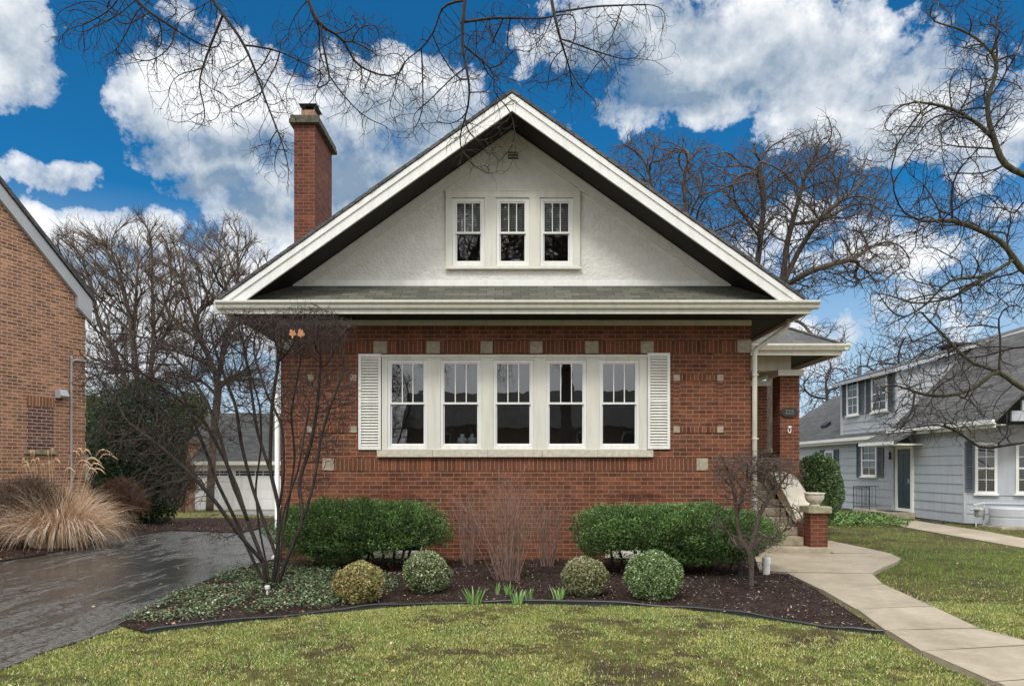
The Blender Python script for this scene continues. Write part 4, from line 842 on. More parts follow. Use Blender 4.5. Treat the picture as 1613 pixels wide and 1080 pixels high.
# ------------------------------------------------------------------ bare trees grown towards points that fill their crown
def blobs(n, specs):
    """points in ellipsoids measured in the photo: (px, py, rx, ry, distance, half depth[, weight])"""
    w = np.array([(s[2]*s[3])*(s[6] if len(s) > 6 else 1) for s in specs], float); w /= w.sum(); out = []
    for s, k in zip(specs, RNG.multinomial(n, w)):
        d = RNG.normal(size=(k, 3)); d /= np.linalg.norm(d, axis=1)[:, None]; d *= RNG.random((k, 1))**(1/2.4)
        Z = s[4]+d[:, 1]*s[5]; px = s[0]+d[:, 0]*s[2]; py = s[1]+d[:, 2]*s[3]
        out.append(np.stack([(px-CX)*Z/F, Z+CY, CH-(py-HY)*Z/F], 1))
    return np.concatenate(out)
def colonize(att, skel, D, infl, kill, iters=120, trop=(0, 0, 0), noise=.18, maxn=26000, coarse=.06, inert=.5, rad=None):
    if coarse:                          # limbs first, then the twigs between them
        sub = np.asarray(att)[RNG.random(len(att)) < coarse]
        N_, p_ = colonize(sub, skel, D*1.6, infl*3, kill*2.6, iters, trop, noise*.7, maxn, 0, inert*1.2, rad)
        skel = (N_, p_)
    nodes = []; par = []; ids = {}
    if isinstance(skel, tuple): nodes = [tuple(x) for x in skel[0]]; par = list(skel[1]); skel = []
    for line in skel:
        prev = None
        for i, p in enumerate(line):
            key = tuple(round(c, 3) for c in p)
            if key in ids: prev = ids[key]; continue
            if prev is None: nodes.append(p); par.append(-1); prev = len(nodes)-1
            else:
                a = np.array(nodes[prev]); b = np.array(p, float); L = np.linalg.norm(b-a); k = max(1, int(L/D))
                for j in range(1, k+1): nodes.append(tuple(a+(b-a)*j/k)); par.append(prev if j == 1 else len(nodes)-2)
                prev = len(nodes)-1
            ids[key] = prev
    N = np.array(nodes, float); att = np.array(att); 
    best = np.full(len(att), 1e9); bi = np.zeros(len(att), int)
    def upd(start):
        nonlocal best, bi
        for c in range(start, len(N), 400):
            blk = N[c:c+400]; d = ((att[:, None, :]-blk[None])**2).sum(2); j = d.argmin(1); dm = d[np.arange(len(att)), j]
            m = dm < best; best[m] = dm[m]; bi[m] = j[m]+c
    upd(0); T = np.array(trop); seen = set(); kids = {}
    for p_ in par: kids[int(p_)] = kids.get(int(p_), 0)+1
    for it in range(iters):
        keep = best > kill*kill; att = att[keep]; best = best[keep]; bi = bi[keep]
        if len(att) == 0: break
        act = best < infl*infl
        if not act.any(): break
        v = att[act]-N[bi[act]]; v /= np.linalg.norm(v, axis=1)[:, None]; S = np.zeros_like(N); np.add.at(S, bi[act], v)
        src = np.unique(bi[act]); d = S[src]; d /= np.linalg.norm(d, axis=1)[:, None]+1e-9
        pp = np.array(par)[src]; pd = N[src]-N[np.maximum(pp, 0)]; pd /= np.linalg.norm(pd, axis=1)[:, None]+1e-9; pd *= (pp >= 0)[:, None]
        nk_ = np.array([kids.get(int(s_), 0) for s_ in src])[:, None]; d = d+T+pd*inert*np.where(nk_ > 0, .25, 1.0)+(0 if rad is None else rad[1]*(N[src]-np.array(rad[0]))/(np.linalg.norm(N[src]-np.array(rad[0]), axis=1)[:, None]+1e-6))+RNG.normal(size=d.shape)*noise; d /= np.linalg.norm(d, axis=1)[:, None]
        new = N[src]+d*D; ok = []
        for i, s in enumerate(src):
            key = (s, *np.round(d[i]*2.2).astype(int))
            if key in seen: continue
            seen.add(key); ok.append(i)
        if not ok: break
        ok = np.array(ok); s0 = len(N); N = np.concatenate([N, new[ok]]); par += [int(x) for x in src[ok]]
        for x in src[ok]: kids[int(x)] = kids.get(int(x), 0)+1
        upd(s0)
        if len(N) > maxn: break
    return N, np.array(par)
def skin(name, N, par, r0, m, loc, label, cat, group=None, thr=.03, ex=2.2, rmax=None, twl=None, twn=1.4, twigm=None, sag=0, curl=.5, fixed=None, smooth_it=2):
    n = len(N); ch = [[] for _ in range(n)]
    for i, p in enumerate(par):
        if p >= 0: ch[p].append(i)
    R = np.zeros(n)
    for i in range(n-1, -1, -1):        # children always come after their parents
        R[i] = r0 if not ch[i] else sum(R[c]**ex for c in ch[i])**(1/ex)
    if rmax: R = np.where(R > rmax*.6, rmax*.6+(R-rmax*.6)*.4, R); R = np.minimum(R, rmax)
    for _ in range(smooth_it):
        Q = N.copy()
        for i in range(n):
            if par[i] >= 0 and len(ch[i]) >= 1: c = max(ch[i], key=lambda k: R[k]); Q[i] = .5*N[i]+.25*(N[par[i]]+N[c])
        N = Q
    t = tag(empty(name, loc), label, cat, group); big = MB(); sm = MB()
    O = np.array(loc); stack = [(i, None) for i in range(n) if par[i] < 0]
    while stack:
        s, p0 = stack.pop(); pts = []; rad = []
        if p0 is not None: pts.append(tuple(N[p0]-O)); rad.append(min(R[s], R[p0]))
        i = s
        while True:
            pts.append(tuple(N[i]-O)); rad.append(R[i])
            if not ch[i]: break
            c = sorted(ch[i], key=lambda k: -R[k])
            for k in c[1:]: stack.append((k, i))
            i = c[0]
        if len(pts) < 2: continue
        b = rad[0] > thr; sides = 8 if rad[0] > thr*3 else (6 if b else (4 if rad[0] > r0*2.2 else 3))
        rad[-1] *= .5; (big if b else sm).tube(pts, rad, sides, cap=b)
    if twl:
        tips = [i for i in range(n) if R[i] < r0*1.9 and par[i] >= 0]
        for i in tips:
            k = int(twn+random.random()) if not ch[i] else (1 if random.random() < .45*twn else 0)
            d0_ = Vector(N[i]-N[par[i]]).normalized()
            for _ in range(k):
                d = (d0_+Vector(RNG.normal(size=3))*curl).normalized(); p = Vector(N[i]-O); pts = [tuple(p)]; L = twl*(.5+random.random())
                for j in range(3): d = (d+Vector(RNG.normal(size=3))*.3+Vector((0, 0, sag))).normalized(); p = p+d*L/3; pts.append(tuple(p))
                sm.tube(pts, [r0*.8, r0*.7, r0*.6, r0*.35], 3, cap=False)
    if big.v: big.build('trunk', M[m], t, smooth=True)
    if sm.v: sm.build('twigs', M[twigm or m], t, smooth=True)
    return t
def L3(Z, *p): return [P(a, b, Z) if not isinstance(c, (int, float)) else P(a, b, c) for a, b, c in [(q+(None,))[:3] for q in p]]
# big tree by the street, its boughs hanging over the lawn
T0 = (-4.3, -9.0, 0); up = [(T0[0], T0[1], 0), (-4.25, -8.9, 2.5), (-4.0, -8.6, 5.0), (-3.3, -8.0, 6.6)]
hub2 = (-1.5, -7.0, 7.6); hub3 = (.6, -6.6, 7.9)
sk = [up, [up[-1], P(300,-130,5.4), P(322,-40,5.4), P(333,0,5.4), P(352,22,5.4), P(385,70,5.4), P(405,118,5.5), P(418,158,5.5), P(437,205,5.5), P(450,240,5.5)],
 [P(352,22,5.4), P(330,75,5.5), P(318,110,5.5)], [P(385,70,5.4), P(440,80,5.6), P(500,110,5.7)],
 [up[-1], hub2, P(470,-90,5.6), P(484,0,5.6), P(503,42,5.6), P(512,85,5.6), P(520,125,5.7), P(545,155,5.8)], [P(503,42,5.6), P(545,60,5.7), P(553,100,5.8), P(600,120,5.9)],
 [up[-1], hub2, hub3, P(738,-110,5.2), P(733,0,5.2), P(728,35,5.2), P(727,70,5.2), P(734,105,5.2), P(743,145,5.2), P(733,188,5.3)],
 [P(733,0,5.2), P(705,5,5.3), P(692,10,5.4), P(690,40,5.4), P(665,80,5.5)], [P(728,35,5.2), P(780,28,5.4), P(850,30,5.6), P(905,20,5.8)],
 [P(727,70,5.2), P(760,95,5.3), P(785,118,5.3), P(770,145,5.3), P(800,165,5.4)],
 [hub3, P(860,-60,5.6), P(872,20,5.6), P(882,60,5.6), P(893,95,5.7), P(905,125,5.8)], [P(882,60,5.6), P(935,80,5.8), P(985,95,6.0), P(1020,92,6.0), P(1060,115,6.0)],
 [up[-1], P(150,-120,5.6), P(195,-20,5.7), P(235,20,5.7), P(275,45,5.7)], [P(872,20,5.6), P(940,10,5.9), P(1000,8,6.1), P(1045,5,6.1)]]
A = blobs(4600, [(230,40,165,75,5.7,.5), (330,110,110,100,5.6,.5,.8), (430,170,60,120,5.6,.4,.6), (520,90,130,90,5.7,.6), (590,120,90,100,5.8,.5,.8), (660,160,60,80,5.5,.4,.7), (730,120,90,110,5.3,.4,.9), (760,230,70,50,5.4,.3,.7), (800,70,110,80,5.5,.5), (900,80,80,90,5.8,.5), (980,50,80,60,6.0,.4,.8), (450,250,25,60,5.6,.2,.6), (150,20,75,40,5.7,.3,.5), (930,130,60,60,5.8,.3,.4)])
N, pr_ = colonize(A, sk, .042, .5, .055, 90, trop=(0, 0, -.22), noise=.42, rad=(P(560,-260,5.5), .4))
skin('overhanging_tree', N, pr_, .0018, 'bark', T0, 'bare dark tree whose twiggy boughs hang into the top of the view', 'tree', thr=.010, ex=2.95, rmax=.20, twl=.10, twn=.8, sag=-.25, curl=.9)
# tree at the right edge, in front of the grey house
T0 = (8.9, -3.4, 0); up = [T0, (8.85, -3.45, 1.2), (8.8, -3.5, 2.2), (8.7, -3.6, 3.6), (8.5, -3.7, 5.2)]
S = lambda *p: [P(a, b, 8.8+.0*a) for a, b in p]
sk = [up, [up[1]]+S((1680,690),(1613,697),(1575,701),(1541,712),(1527,692),(1511,677),(1476,668)), [up[2]]+S((1650,630),(1600,606),(1580,593),(1574,575),(1576,552),(1580,530),(1570,515),(1545,505),(1520,515)),
 S((1574,575),(1552,583),(1530,575),(1505,548),(1480,520),(1452,495)), [up[2]]+S((1660,550),(1613,545),(1585,547),(1558,545)), S((1574,575),(1540,610),(1510,622),(1470,625),(1440,618),(1410,605)),
 [up[3]]+S((1650,445),(1610,430),(1596,410),(1588,385),(1592,345),(1610,300)), S((1596,410),(1570,425),(1550,442),(1515,434),(1492,440),(1465,475),(1430,500)),
 [up[4]]+S((1650,290),(1612,275),(1580,262),(1566,222),(1545,196),(1505,178)), S((1566,222),(1552,170),(1575,95),(1565,55),(1585,0)), S((1588,385),(1550,365),(1500,345),(1450,350),(1420,335)), S((1545,196),(1500,170),(1450,160),(1400,165)), S((1575,95),(1540,60),(1500,40),(1470,38)), S((1571,425),(1500,470),(1440,480))]
A = blobs(6200, [(1560,120,70,120,8.8,.8), (1490,200,110,70,8.8,.8), (1440,220,70,60,8.8,.6,.6), (1520,340,110,80,8.8,.9), (1440,360,70,60,8.8,.6,.6), (1540,460,100,70,8.8,.9), (1430,480,70,60,8.8,.7,.9), (1500,570,100,60,8.7,.7), (1430,640,70,60,8.6,.6,.9), (1530,660,80,40,8.6,.6,.7), (1500,20,60,40,8.8,.5,.5)])
N, pr_ = colonize(A, sk, .07, .9, .085, 90, trop=(-.1, 0, .0), noise=.4, rad=(P(1700,480,8.8), .45))
skin('bare_tree', N, pr_, .0034, 'moss', T0, 'bare gnarled tree reaching in from the right edge, in front of the grey house', 'tree', thr=.02, ex=2.7, rmax=.22, twl=.17, twn=.8, sag=.02, curl=.7, twigm='bark')
# great bare tree behind the right side of the roof
def bgtree(name, base, trunk, att, D, infl, kill, r0, label, m='barkf', thr=.06, rmax=.4, twl=.35, twn=1.2, curl=.7, trop=(0,0,.06), ex=2.75, group=None, noise=.25, iters=110, coarse=.012, inert=.6, rad=None):
    N, q = colonize(att, trunk, D, infl, kill, iters, trop=trop, noise=noise, coarse=coarse, inert=inert, rad=rad)
    return skin(name, N, q, r0, m, base, label, 'tree', group, thr=thr, ex=ex, rmax=rmax, twl=twl, twn=twn, curl=curl)
Z = 27; b = P(1215, 780, Z); b = (b[0], b[1], 0)
sk = [[b, P(1215,600,Z), P(1222,500,Z), P(1232,452,Z)], [P(1232,452,Z), P(1255,400,Z), P(1290,345,Z-1), P(1330,310,Z-1)], [P(1232,452,Z), P(1240,380,Z+1), P(1262,300,Z+1), P(1275,250,Z+1)], [P(1222,500,Z), P(1190,440,Z), P(1200,360,Z), P(1205,300,Z), P(1190,240,Z)], [P(1232,452,Z), P(1280,425,Z-1), P(1325,412,Z-1)],
 [P(1215,600,Z), P(1120,450,Z+1), P(1085,350,Z+1), P(1075,290,Z+1), P(1090,230,Z+1)], [P(1120,450,Z+1), P(1035,330,Z+1), P(1020,260,Z+1)], [P(1222,500,Z), P(1262,505,Z), P(1280,530,Z-1), P(1310,545,Z-1)]]
A = blobs(10500, [(1285,300,75,95,Z,2.5), (1350,320,60,85,Z,2,.9), (1200,310,65,90,Z,2.5), (1090,290,75,70,Z+1,2,.9), (1020,260,55,55,Z+1,1.5,.8), (1360,410,70,50,Z,2,.9), (1150,380,60,70,Z,2,.6), (1290,540,50,35,Z-1,1,.5), (1270,430,80,50,Z,2,.5), (1290,240,40,50,Z,1,.5)])
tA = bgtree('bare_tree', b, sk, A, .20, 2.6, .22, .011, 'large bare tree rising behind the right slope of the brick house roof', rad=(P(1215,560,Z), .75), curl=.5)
# left rear trees
Z = 30; b = P(205, 800, Z); b = (b[0], b[1], -.5)
sk = [[b, P(215,720,Z), P(222,660,Z)], [P(222,660,Z), P(195,590,Z), P(165,530,Z+.6)], [P(222,660,Z), P(212,560,Z-.6), P(205,500,Z)], [P(222,660,Z), P(240,570,Z), P(243,500,Z+.5)]]
A = blobs(5200, [(170,430,80,80,Z,2), (220,440,70,95,Z,2), (130,400,50,45,Z,1.5,.7), (185,540,60,80,Z,1.5,.8), (215,620,60,60,Z,1.5,.6), (260,480,50,90,Z,1.5,.8)])
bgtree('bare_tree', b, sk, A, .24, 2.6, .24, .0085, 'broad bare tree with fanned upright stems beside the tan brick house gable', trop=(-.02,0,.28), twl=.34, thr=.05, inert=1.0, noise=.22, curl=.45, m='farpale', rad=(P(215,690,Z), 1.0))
Z = 33; b = P(330, 800, Z); b = (b[0], b[1], -.5)
sk = [[b, P(335,700,Z), P(345,600,Z), P(352,540,Z)], [P(345,600,Z), P(315,530,Z)], [P(352,540,Z), P(375,490,Z)]]
A = blobs(5000, [(330,430,95,80,Z,2), (345,380,60,35,Z,1.5,.8), (370,470,60,70,Z,1.5,.9), (300,540,60,80,Z,1.5,.8), (380,560,60,70,Z,1.5,.6)])
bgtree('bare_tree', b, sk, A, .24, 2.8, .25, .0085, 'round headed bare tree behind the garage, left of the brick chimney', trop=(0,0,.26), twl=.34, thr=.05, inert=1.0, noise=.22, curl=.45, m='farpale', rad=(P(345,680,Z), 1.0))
Z = 46; k_lab = ['distant bare tree above the rear roof of the grey house', 'pale distant bare tree seen between the porch pier and the grey house', 'distant bare tree behind the shed roof of the grey house upper storey']
for k, (px, top, w_, lab) in enumerate(((1415, 525, 85, k_lab[0]), (1300, 560, 60, k_lab[1]), (1500, 520, 70, k_lab[2]))):
    b = P(px, 770, Z); b = (b[0], b[1], 0); A = blobs(2600, [(px, top+50, w_, 55, Z, 3), (px+20, top+90, w_*.9, 50, Z, 3)])
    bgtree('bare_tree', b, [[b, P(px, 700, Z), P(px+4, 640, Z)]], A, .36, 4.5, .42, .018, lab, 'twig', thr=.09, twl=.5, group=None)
# multi stemmed small tree on the left bed
b = P(428, 925, 9.62); b = (b[0], b[1], 0); Zs = 9.6
def st_(*p): return [P(a, b_, Zs+c) for a, b_, c in p]
sk = [[b, (b[0]-.03, b[1], .25), (b[0]-.02, b[1], .45)], [(b[0], b[1]+.03, 0), P(437,880,Zs), P(440,800,Zs), P(425,740,Zs), P(428,640,Zs), P(440,560,Zs)], [P(437,880,Zs)]+st_((415,820,.1),(395,760,.1),(380,700,.1),(372,640,.1),(345,570,.2),(330,520,.2)),
 [(b[0]-.06, b[1]-.03, 0)]+st_((415,885,-.1),(390,820,-.1),(365,760,-.2),(350,700,-.3),(330,640,-.3),(300,590,-.3),(255,540,-.3)), [P(415,885,Zs-.1)]+st_((375,840,-.3),(340,790,-.5),(300,745,-.6),(250,700,-.6),(200,665,-.6)), [P(390,820,Zs-.1)]+st_((375,770,.2),(350,715,.4),(320,660,.5),(270,620,.5),(215,580,.5)),
 [(b[0]+.08, b[1]-.02, 0)]+st_((452,880,-.1),(478,820,-.2),(497,750,-.2),(505,690,-.2),(520,640,-.2),(540,590,-.2)), [P(478,820,Zs-.2)]+st_((470,760,0),(490,700,.1),(500,640,.1),(505,580,.1)), [(b[0]+.05, b[1]+.06, 0)]+st_((443,860,.3),(455,790,.35),(465,720,.4),(458,650,.4),(470,590,.4)),
 [(b[0]-.05, b[1]+.07, 0)]+st_((420,890,.2),(408,830,.3),(402,770,.4),(412,700,.4),(410,640,.4),(392,580,.4)), [(b[0]+.02, b[1]-.06, 0)]+st_((434,870,-.2),(448,800,-.3),(470,740,-.4),(480,680,-.4),(492,620,-.4)), [(b[0]-.08, b[1]+.02, 0)]+st_((400,885,.1),(372,820,.1),(342,760,.1),(322,705,.1),(300,650,.1),(280,600,.1)),
 [P(440,800,Zs)]+st_((448,740,-.2),(445,670,-.3),(420,620,-.3),(400,560,-.3)), [P(425,740,Zs)]+st_((405,680,0),(395,610,0),(385,550,0))]
A = blobs(14500, [(390,520,90,30,Zs,.5,3.4), (480,525,78,42,Zs,.5,4.0), (330,540,75,40,Zs,.6,1.1), (240,590,100,65,Zs,.7,.75), (170,590,55,80,Zs-.3,.5,.6), (225,690,90,50,Zs-.4,.6,.7), (260,760,70,40,Zs-.5,.4,.5), (320,640,90,80,Zs,.6,.5), (440,620,90,60,Zs,.6,.8), (530,620,35,65,Zs,.4,1.3), (505,690,50,45,Zs,.4,.6), (300,760,50,50,Zs-.4,.3,.35), (500,760,30,25,Zs,.2,.5), (345,840,40,25,Zs-.5,.3,.3)])
N, q = colonize(A, sk, .055, .7, .052, 100, trop=(0, 0, .05), noise=.35, rad=(P(430,860,Zs), .55))
skin('multi_stem_tree', N, q, .0029, 'bark', b, 'dark multi stemmed bare tree with a clipped twiggy top in the left bed', 'tree', thr=.011, ex=2.95, rmax=.046, twl=.11, twn=1.0, curl=.8, twigm='twig')
X, Y, Zc = P(468, 525, 9.0)
lf = MB()
for dx in (-.06, .05): 
    v_ = [(dx+.045*math.cos(a)*(.85+.25*math.cos(5*a+1)+.15*math.cos(2*a)), .02*math.sin(3*a), .065*math.sin(a)*(.8+.22*math.cos(5*a+2)+.15*math.cos(3*a+dx*20))) for a in [i*2*math.pi/20 for i in range(20)]]; lf.prism([(p[0], p[2]) for p in v_], 'y', -.002+.03*dx, .002+.03*dx)
lo = lf.build('dead_leaves', plain('dry_oak_leaf', (.45,.20,.09), .7, .15, 30, .1)); lo.location = (X, Y, Zc); tag(lo, 'pair of orange brown dead leaves caught in the top of the multi stemmed tree', 'leaves')
sp_ = MB().lathe([(.01,0),(.012,.01),(.012,.06),(.03,.075),(.034,.115),(.01,.12)], 0, 0, 0, 12); so = sp_.build('garden_spotlight', M['white']); so.location = (*G(421, 942), .05); tag(so, 'small white garden spotlight at the foot of the multi stemmed tree', 'spotlight')
# small spreading tree on the right of the bed
b = (*G(1183, 927), 0); Zs = b[1]-CY
sk = [[b, P(1184,895,Zs), P(1182,868,Zs)], [P(1182,868,Zs)]+st_((1190,835,0),(1196,812,0),(1206,792,0),(1220,772,0),(1235,755,0)), [P(1182,868,Zs)]+st_((1165,850,.1),(1160,810,.1),(1158,780,.1),(1150,750,.1),(1140,725,.1)), [P(1165,850,Zs+.1)]+st_((1150,840,0),(1135,825,-.1),(1122,815,-.1)),
 [P(1190,835,Zs)]+st_((1215,850,-.1),(1232,838,-.2),(1250,828,-.2)), [P(1160,810,Zs+.1)]+st_((1172,770,-.1),(1182,740,-.1),(1195,725,-.1)), [P(1206,792,Zs)]+st_((1235,796,-.1),(1255,800,-.1),(1262,812,-.1))]
A = blobs(5200, [(1185,732,68,20,Zs,.5,1.8), (1225,745,45,28,Zs,.4,1.5), (1145,745,28,30,Zs,.35,1.2), (1180,775,60,35,Zs,.5,.5), (1240,815,30,28,Zs-.1,.35,.7), (1135,825,22,18,Zs-.1,.2,.4), (1190,855,45,20,Zs-.2,.35,.7)])
N, q = colonize(A, sk, .036, .5, .034, 90, trop=(0, 0, .02), noise=.35, rad=(P(1183,850,Zs), .4))
skin('small_spreading_tree', N, q, .0024, 'twigr', b, 'low bare tree with a tangled flat crown in front of the porch steps', 'tree', thr=.009, ex=2.5, rmax=.05, twl=.06, twn=.9, curl=.9, twigm='twigr')
g = MB()
for k in range(9): a = k*2*math.pi/9; g.tube([(b[0]+.16*math.cos(a), b[1]+.16*math.sin(a), 0), (b[0]+.16*math.cos(a), b[1]+.16*math.sin(a), .36)], .004, 4)
for z in (.05, .2, .36): g.tube([(b[0]+.16*math.cos(a), b[1]+.16*math.sin(a), z) for a in [i*2*math.pi/24 for i in range(25)]], .004, 4)
tag(g.build('wire_guard', M['iron']), 'low wire guard ringing the trunk of the small spreading tree', 'wire guard')
# twiggy deciduous shrubs against the wall
for k, (px, by, top, w_, n, lab) in enumerate(((738,890,772,30,28,'bare twiggy shrub against the brick wall, left and shortest of the three'), (800,915,752,56,62,'bare twiggy shrub, widest and middle of the three below the windows'), (862,893,770,32,30,'bare twiggy shrub against the brick wall, right of the three by the yew hedge'))):
    b = (*G(px, by), 0); Zb = b[1]-CY; hgt = CH-(top-HY)*Zb/F; wd = w_*Zb/F; mb = MB()
    def shoot(p, d, L, r, dep):
        pts = [tuple(p)]; d = Vector(d).normalized(); nseg = 7; p = Vector(p)
        for j in range(nseg):
            d = (d+Vector(RNG.normal(size=3))*.10+Vector((0, 0, .05))).normalized(); p = p+d*L/nseg; pts.append(tuple(p))
            if dep and j >= 2 and random.random() < .42: shoot(p, d+Vector(RNG.normal(size=3))*.45, L*(.5-.04*j), r*.6, dep-1)
        mb.tube(pts, [r*(1-.1*j) for j in range(nseg+1)], 4 if dep > 1 else 3, cap=False)
    for j in range(n):
        a = random.random()*6.28; rr_ = random.random()**.6; x_ = math.cos(a)*rr_; y_ = math.sin(a)*rr_
        shoot((x_*wd*.35, y_*wd*.3, 0), (x_*wd*1.0, y_*wd*.7, hgt), hgt*(.75+.25*random.random())*(1-.2*abs(x_)), .0065, 2)
    o = mb.build('bare_shrub', M['twigp'], smooth=True); o.location = b; tag(o, lab, 'shrub', 'bare shrubs below the front windows')
# ------------------------------------------------------------------ clipped evergreens
def dome(n, rx, ry, rz, thick, seed, bump=.12, flat=1.0, bottom=-.9, pw=2.0):
    """points in the outer layer of a clipped shape; pw > 2 squares it off"""
    d = RNG.normal(size=(n*2, 3)); d /= np.linalg.norm(d, axis=1)[:, None]; d = d[d[:, 2] > bottom][:n]
    k = (np.abs(d)**pw).sum(1)**(-1/pw); s = d*k[:, None]
    w = 1+bump*(vnoise((s[:,0]+3)*3, (s[:,2]+s[:,1]+3)*3, 1.0, seed)-.5)*2+bump*.5*(vnoise((s[:,0]+3)*9, (s[:,2]-s[:,1]+3)*9, 1.0, seed+1)-.5)*2
    w = w-thick*RNG.random(len(d))**1.6
    return s*w[:, None]*np.array([rx, ry, rz]), s
def ball(name, ctr, r, n, size, cols, wts, label, cat, seed, bump=.06, group=None, thick=.3, rz=None, pw=2.0, asp=.45, stems=4, core=.72, mat='leaf', bottom=-.9, rxy=None, jit=.25, outw=.6):
    rz = rz or r; rx, ry = rxy or (r, r)
    Pp, s = dome(n, rx, ry, rz, thick, seed, bump, bottom=bottom, pw=pw); n = len(Pp)
    c = pal(n, cols, wts, jit); t = tag(empty(name, (ctr[0], ctr[1], slope(ctr[0], ctr[1]))), label, cat, group)
    up = s*outw+RNG.normal(size=s.shape)*.6
    o = scatter('foliage', Pp+np.array([0, 0, ctr[2]]), size*(.6+.8*RNG.random(n)), size*asp*(.6+.8*RNG.random(n)), c, M[mat], t, up=up)
    st = MB()
    for k in range(stems):
        a = k*2.4+seed; st.tube([(rx*.25*math.cos(a), ry*.25*math.sin(a), -.02), (rx*.4*math.cos(a), ry*.4*math.sin(a), ctr[2]-rz*.3), (rx*.6*math.cos(a), ry*.6*math.sin(a), ctr[2]+rz*.2)], [.02+r*.02, .018+r*.01, .01], 6)
    st.build('stem', M['bark'], t, smooth=True)
    if core:                            # dense inner growth
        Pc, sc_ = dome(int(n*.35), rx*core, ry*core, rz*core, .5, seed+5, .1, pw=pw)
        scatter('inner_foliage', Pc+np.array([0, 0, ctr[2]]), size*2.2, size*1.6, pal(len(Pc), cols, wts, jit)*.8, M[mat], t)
    return t
YEW = [(.052,.11,.032),(.095,.175,.048),(.19,.28,.09),(.026,.06,.02)]
BOX = [(.11,.16,.05),(.22,.27,.12),(.56,.58,.38),(.07,.10,.035)]
for k, (px, by, rp, cols, w_, lab) in enumerate(((563,955,39,[(.16,.17,.05),(.36,.33,.12),(.42,.27,.12),(.50,.47,.27)],[.3,.35,.2,.15],'yellowing clipped boxwood ball at the left end of the row, near the ground cover'),
        (670,938,39,BOX,[.3,.3,.25,.15],'green and cream clipped boxwood ball below the left yew hedge'),
        (923,944,37,[(.13,.16,.055),(.26,.28,.13),(.45,.44,.28),(.3,.24,.12)],[.3,.3,.25,.15],'olive clipped boxwood ball just right of the daffodils'),
        (1032,949,46,[(.10,.18,.05),(.20,.30,.11),(.42,.48,.28),(.05,.1,.03)],[.3,.32,.25,.13],'largest and greenest clipped boxwood ball, in front of the right yew hedge'))):
    x, y = G(px, by-3); Zb = y-CY; r = rp*Zb/F
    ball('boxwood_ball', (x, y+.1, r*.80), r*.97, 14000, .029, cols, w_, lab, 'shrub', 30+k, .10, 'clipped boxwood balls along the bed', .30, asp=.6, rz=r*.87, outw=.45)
def hedge(name, x0, x1, y0, y1, ztop, n, lab, seed, zb):
    cx, cy, cz = (x0+x1)/2, (y0+y1)/2, (ztop+.12)/2; rx, ry, rz = (x1-x0)/2, (y1-y0)/2, (ztop-.12)/2
    Pp, s = dome(n, rx, ry, rz, .30, seed, .17, bottom=-.9, pw=3.4)
    zz = (Pp[:, 2]/rz+1)/2; bl = vnoise((Pp[:,0]+9)*1.0, (Pp[:,2]*0)+seed, 1.3, seed)                        # narrower and broken near the ground
    sq = 1-.20*np.clip(.55-zz, 0, 1)/.55*(.6+.8*bl); Pp[:, 0] *= sq; Pp[:, 1] *= 1-.28*np.clip(.5-zz, 0, 1)/.5
    kk = ~((zz < zb(Pp[:, 0]+cx)) & (RNG.random(len(zz)) < .93)); Pp = Pp[kk]; s = s[kk]; n = len(Pp)
    t = tag(empty(name, (cx, cy, 0)), lab, 'hedge', 'clipped yew hedges'); c = pal(n, YEW, [.25,.35,.28,.12], .2); cl = vnoise((Pp[:,0]+9)*7, (Pp[:,2]+Pp[:,1]+9)*7, 1.0, seed+9)[:, None]; c = np.clip(c*(.55+1.0*cl)+np.array([.03,.05,.01])*np.clip(cl-.55, 0, 1)*2, .004, 1)
    # sprays: leaves gathered round shoot tips
    scatter('foliage', Pp+np.array([0, 0, cz]), .036*(.6+.8*RNG.random(n)), .015*(.6+.8*RNG.random(n)), c, M['leaf'], t, up=s*.9+RNG.normal(size=s.shape)*.55+np.array([0,0,.3]))
    Pc, sc_ = dome(n//3, rx*.8, ry*.75, rz*.8, .5, seed+5, .1, pw=3); zz = (Pc[:, 2]/rz+1)/2; kk = zz > zb(Pc[:,0]+cx)+.08; Pc = Pc[kk]
    scatter('inner_foliage', Pc+np.array([0, 0, cz]), .06, .04, pal(len(Pc), YEW, None, .2), M['leaf'], t)
    st = MB()
    for k in range(14):
        a = -.8+1.6*(k+.5*random.random())/13; q = random.uniform(-.2, .2)
        st.tube([(a*rx*.8, q, -.02), (a*rx*.84+.03, q*1.4, .25), (a*rx*.92+random.uniform(-.1,.1), q*2, .75)], [.028, .022, .01], 6)
    st.build('stems', M['bark'], t, smooth=True); return t
hedge('yew_hedge', -3.85, -1.17, -1.75, -.45, 1.15, 62000, 'dark green clipped yew hedge left of the bare shrubs, behind the multi stemmed tree', 51, lambda x: np.where((x > -2.35) & (x < -1.35), .24, np.where(x > -1.4, .30, .04))+.06*np.sin(x*7))
hedge('yew_hedge', 1.05, 4.02, -2.25, -.7, 1.07, 78000, 'dark green clipped yew hedge right of the bare shrubs, running to the porch steps', 61, lambda x: np.where((x > 1.35) & (x < 2.3), .27, .03)+.05*np.sin(x*8))
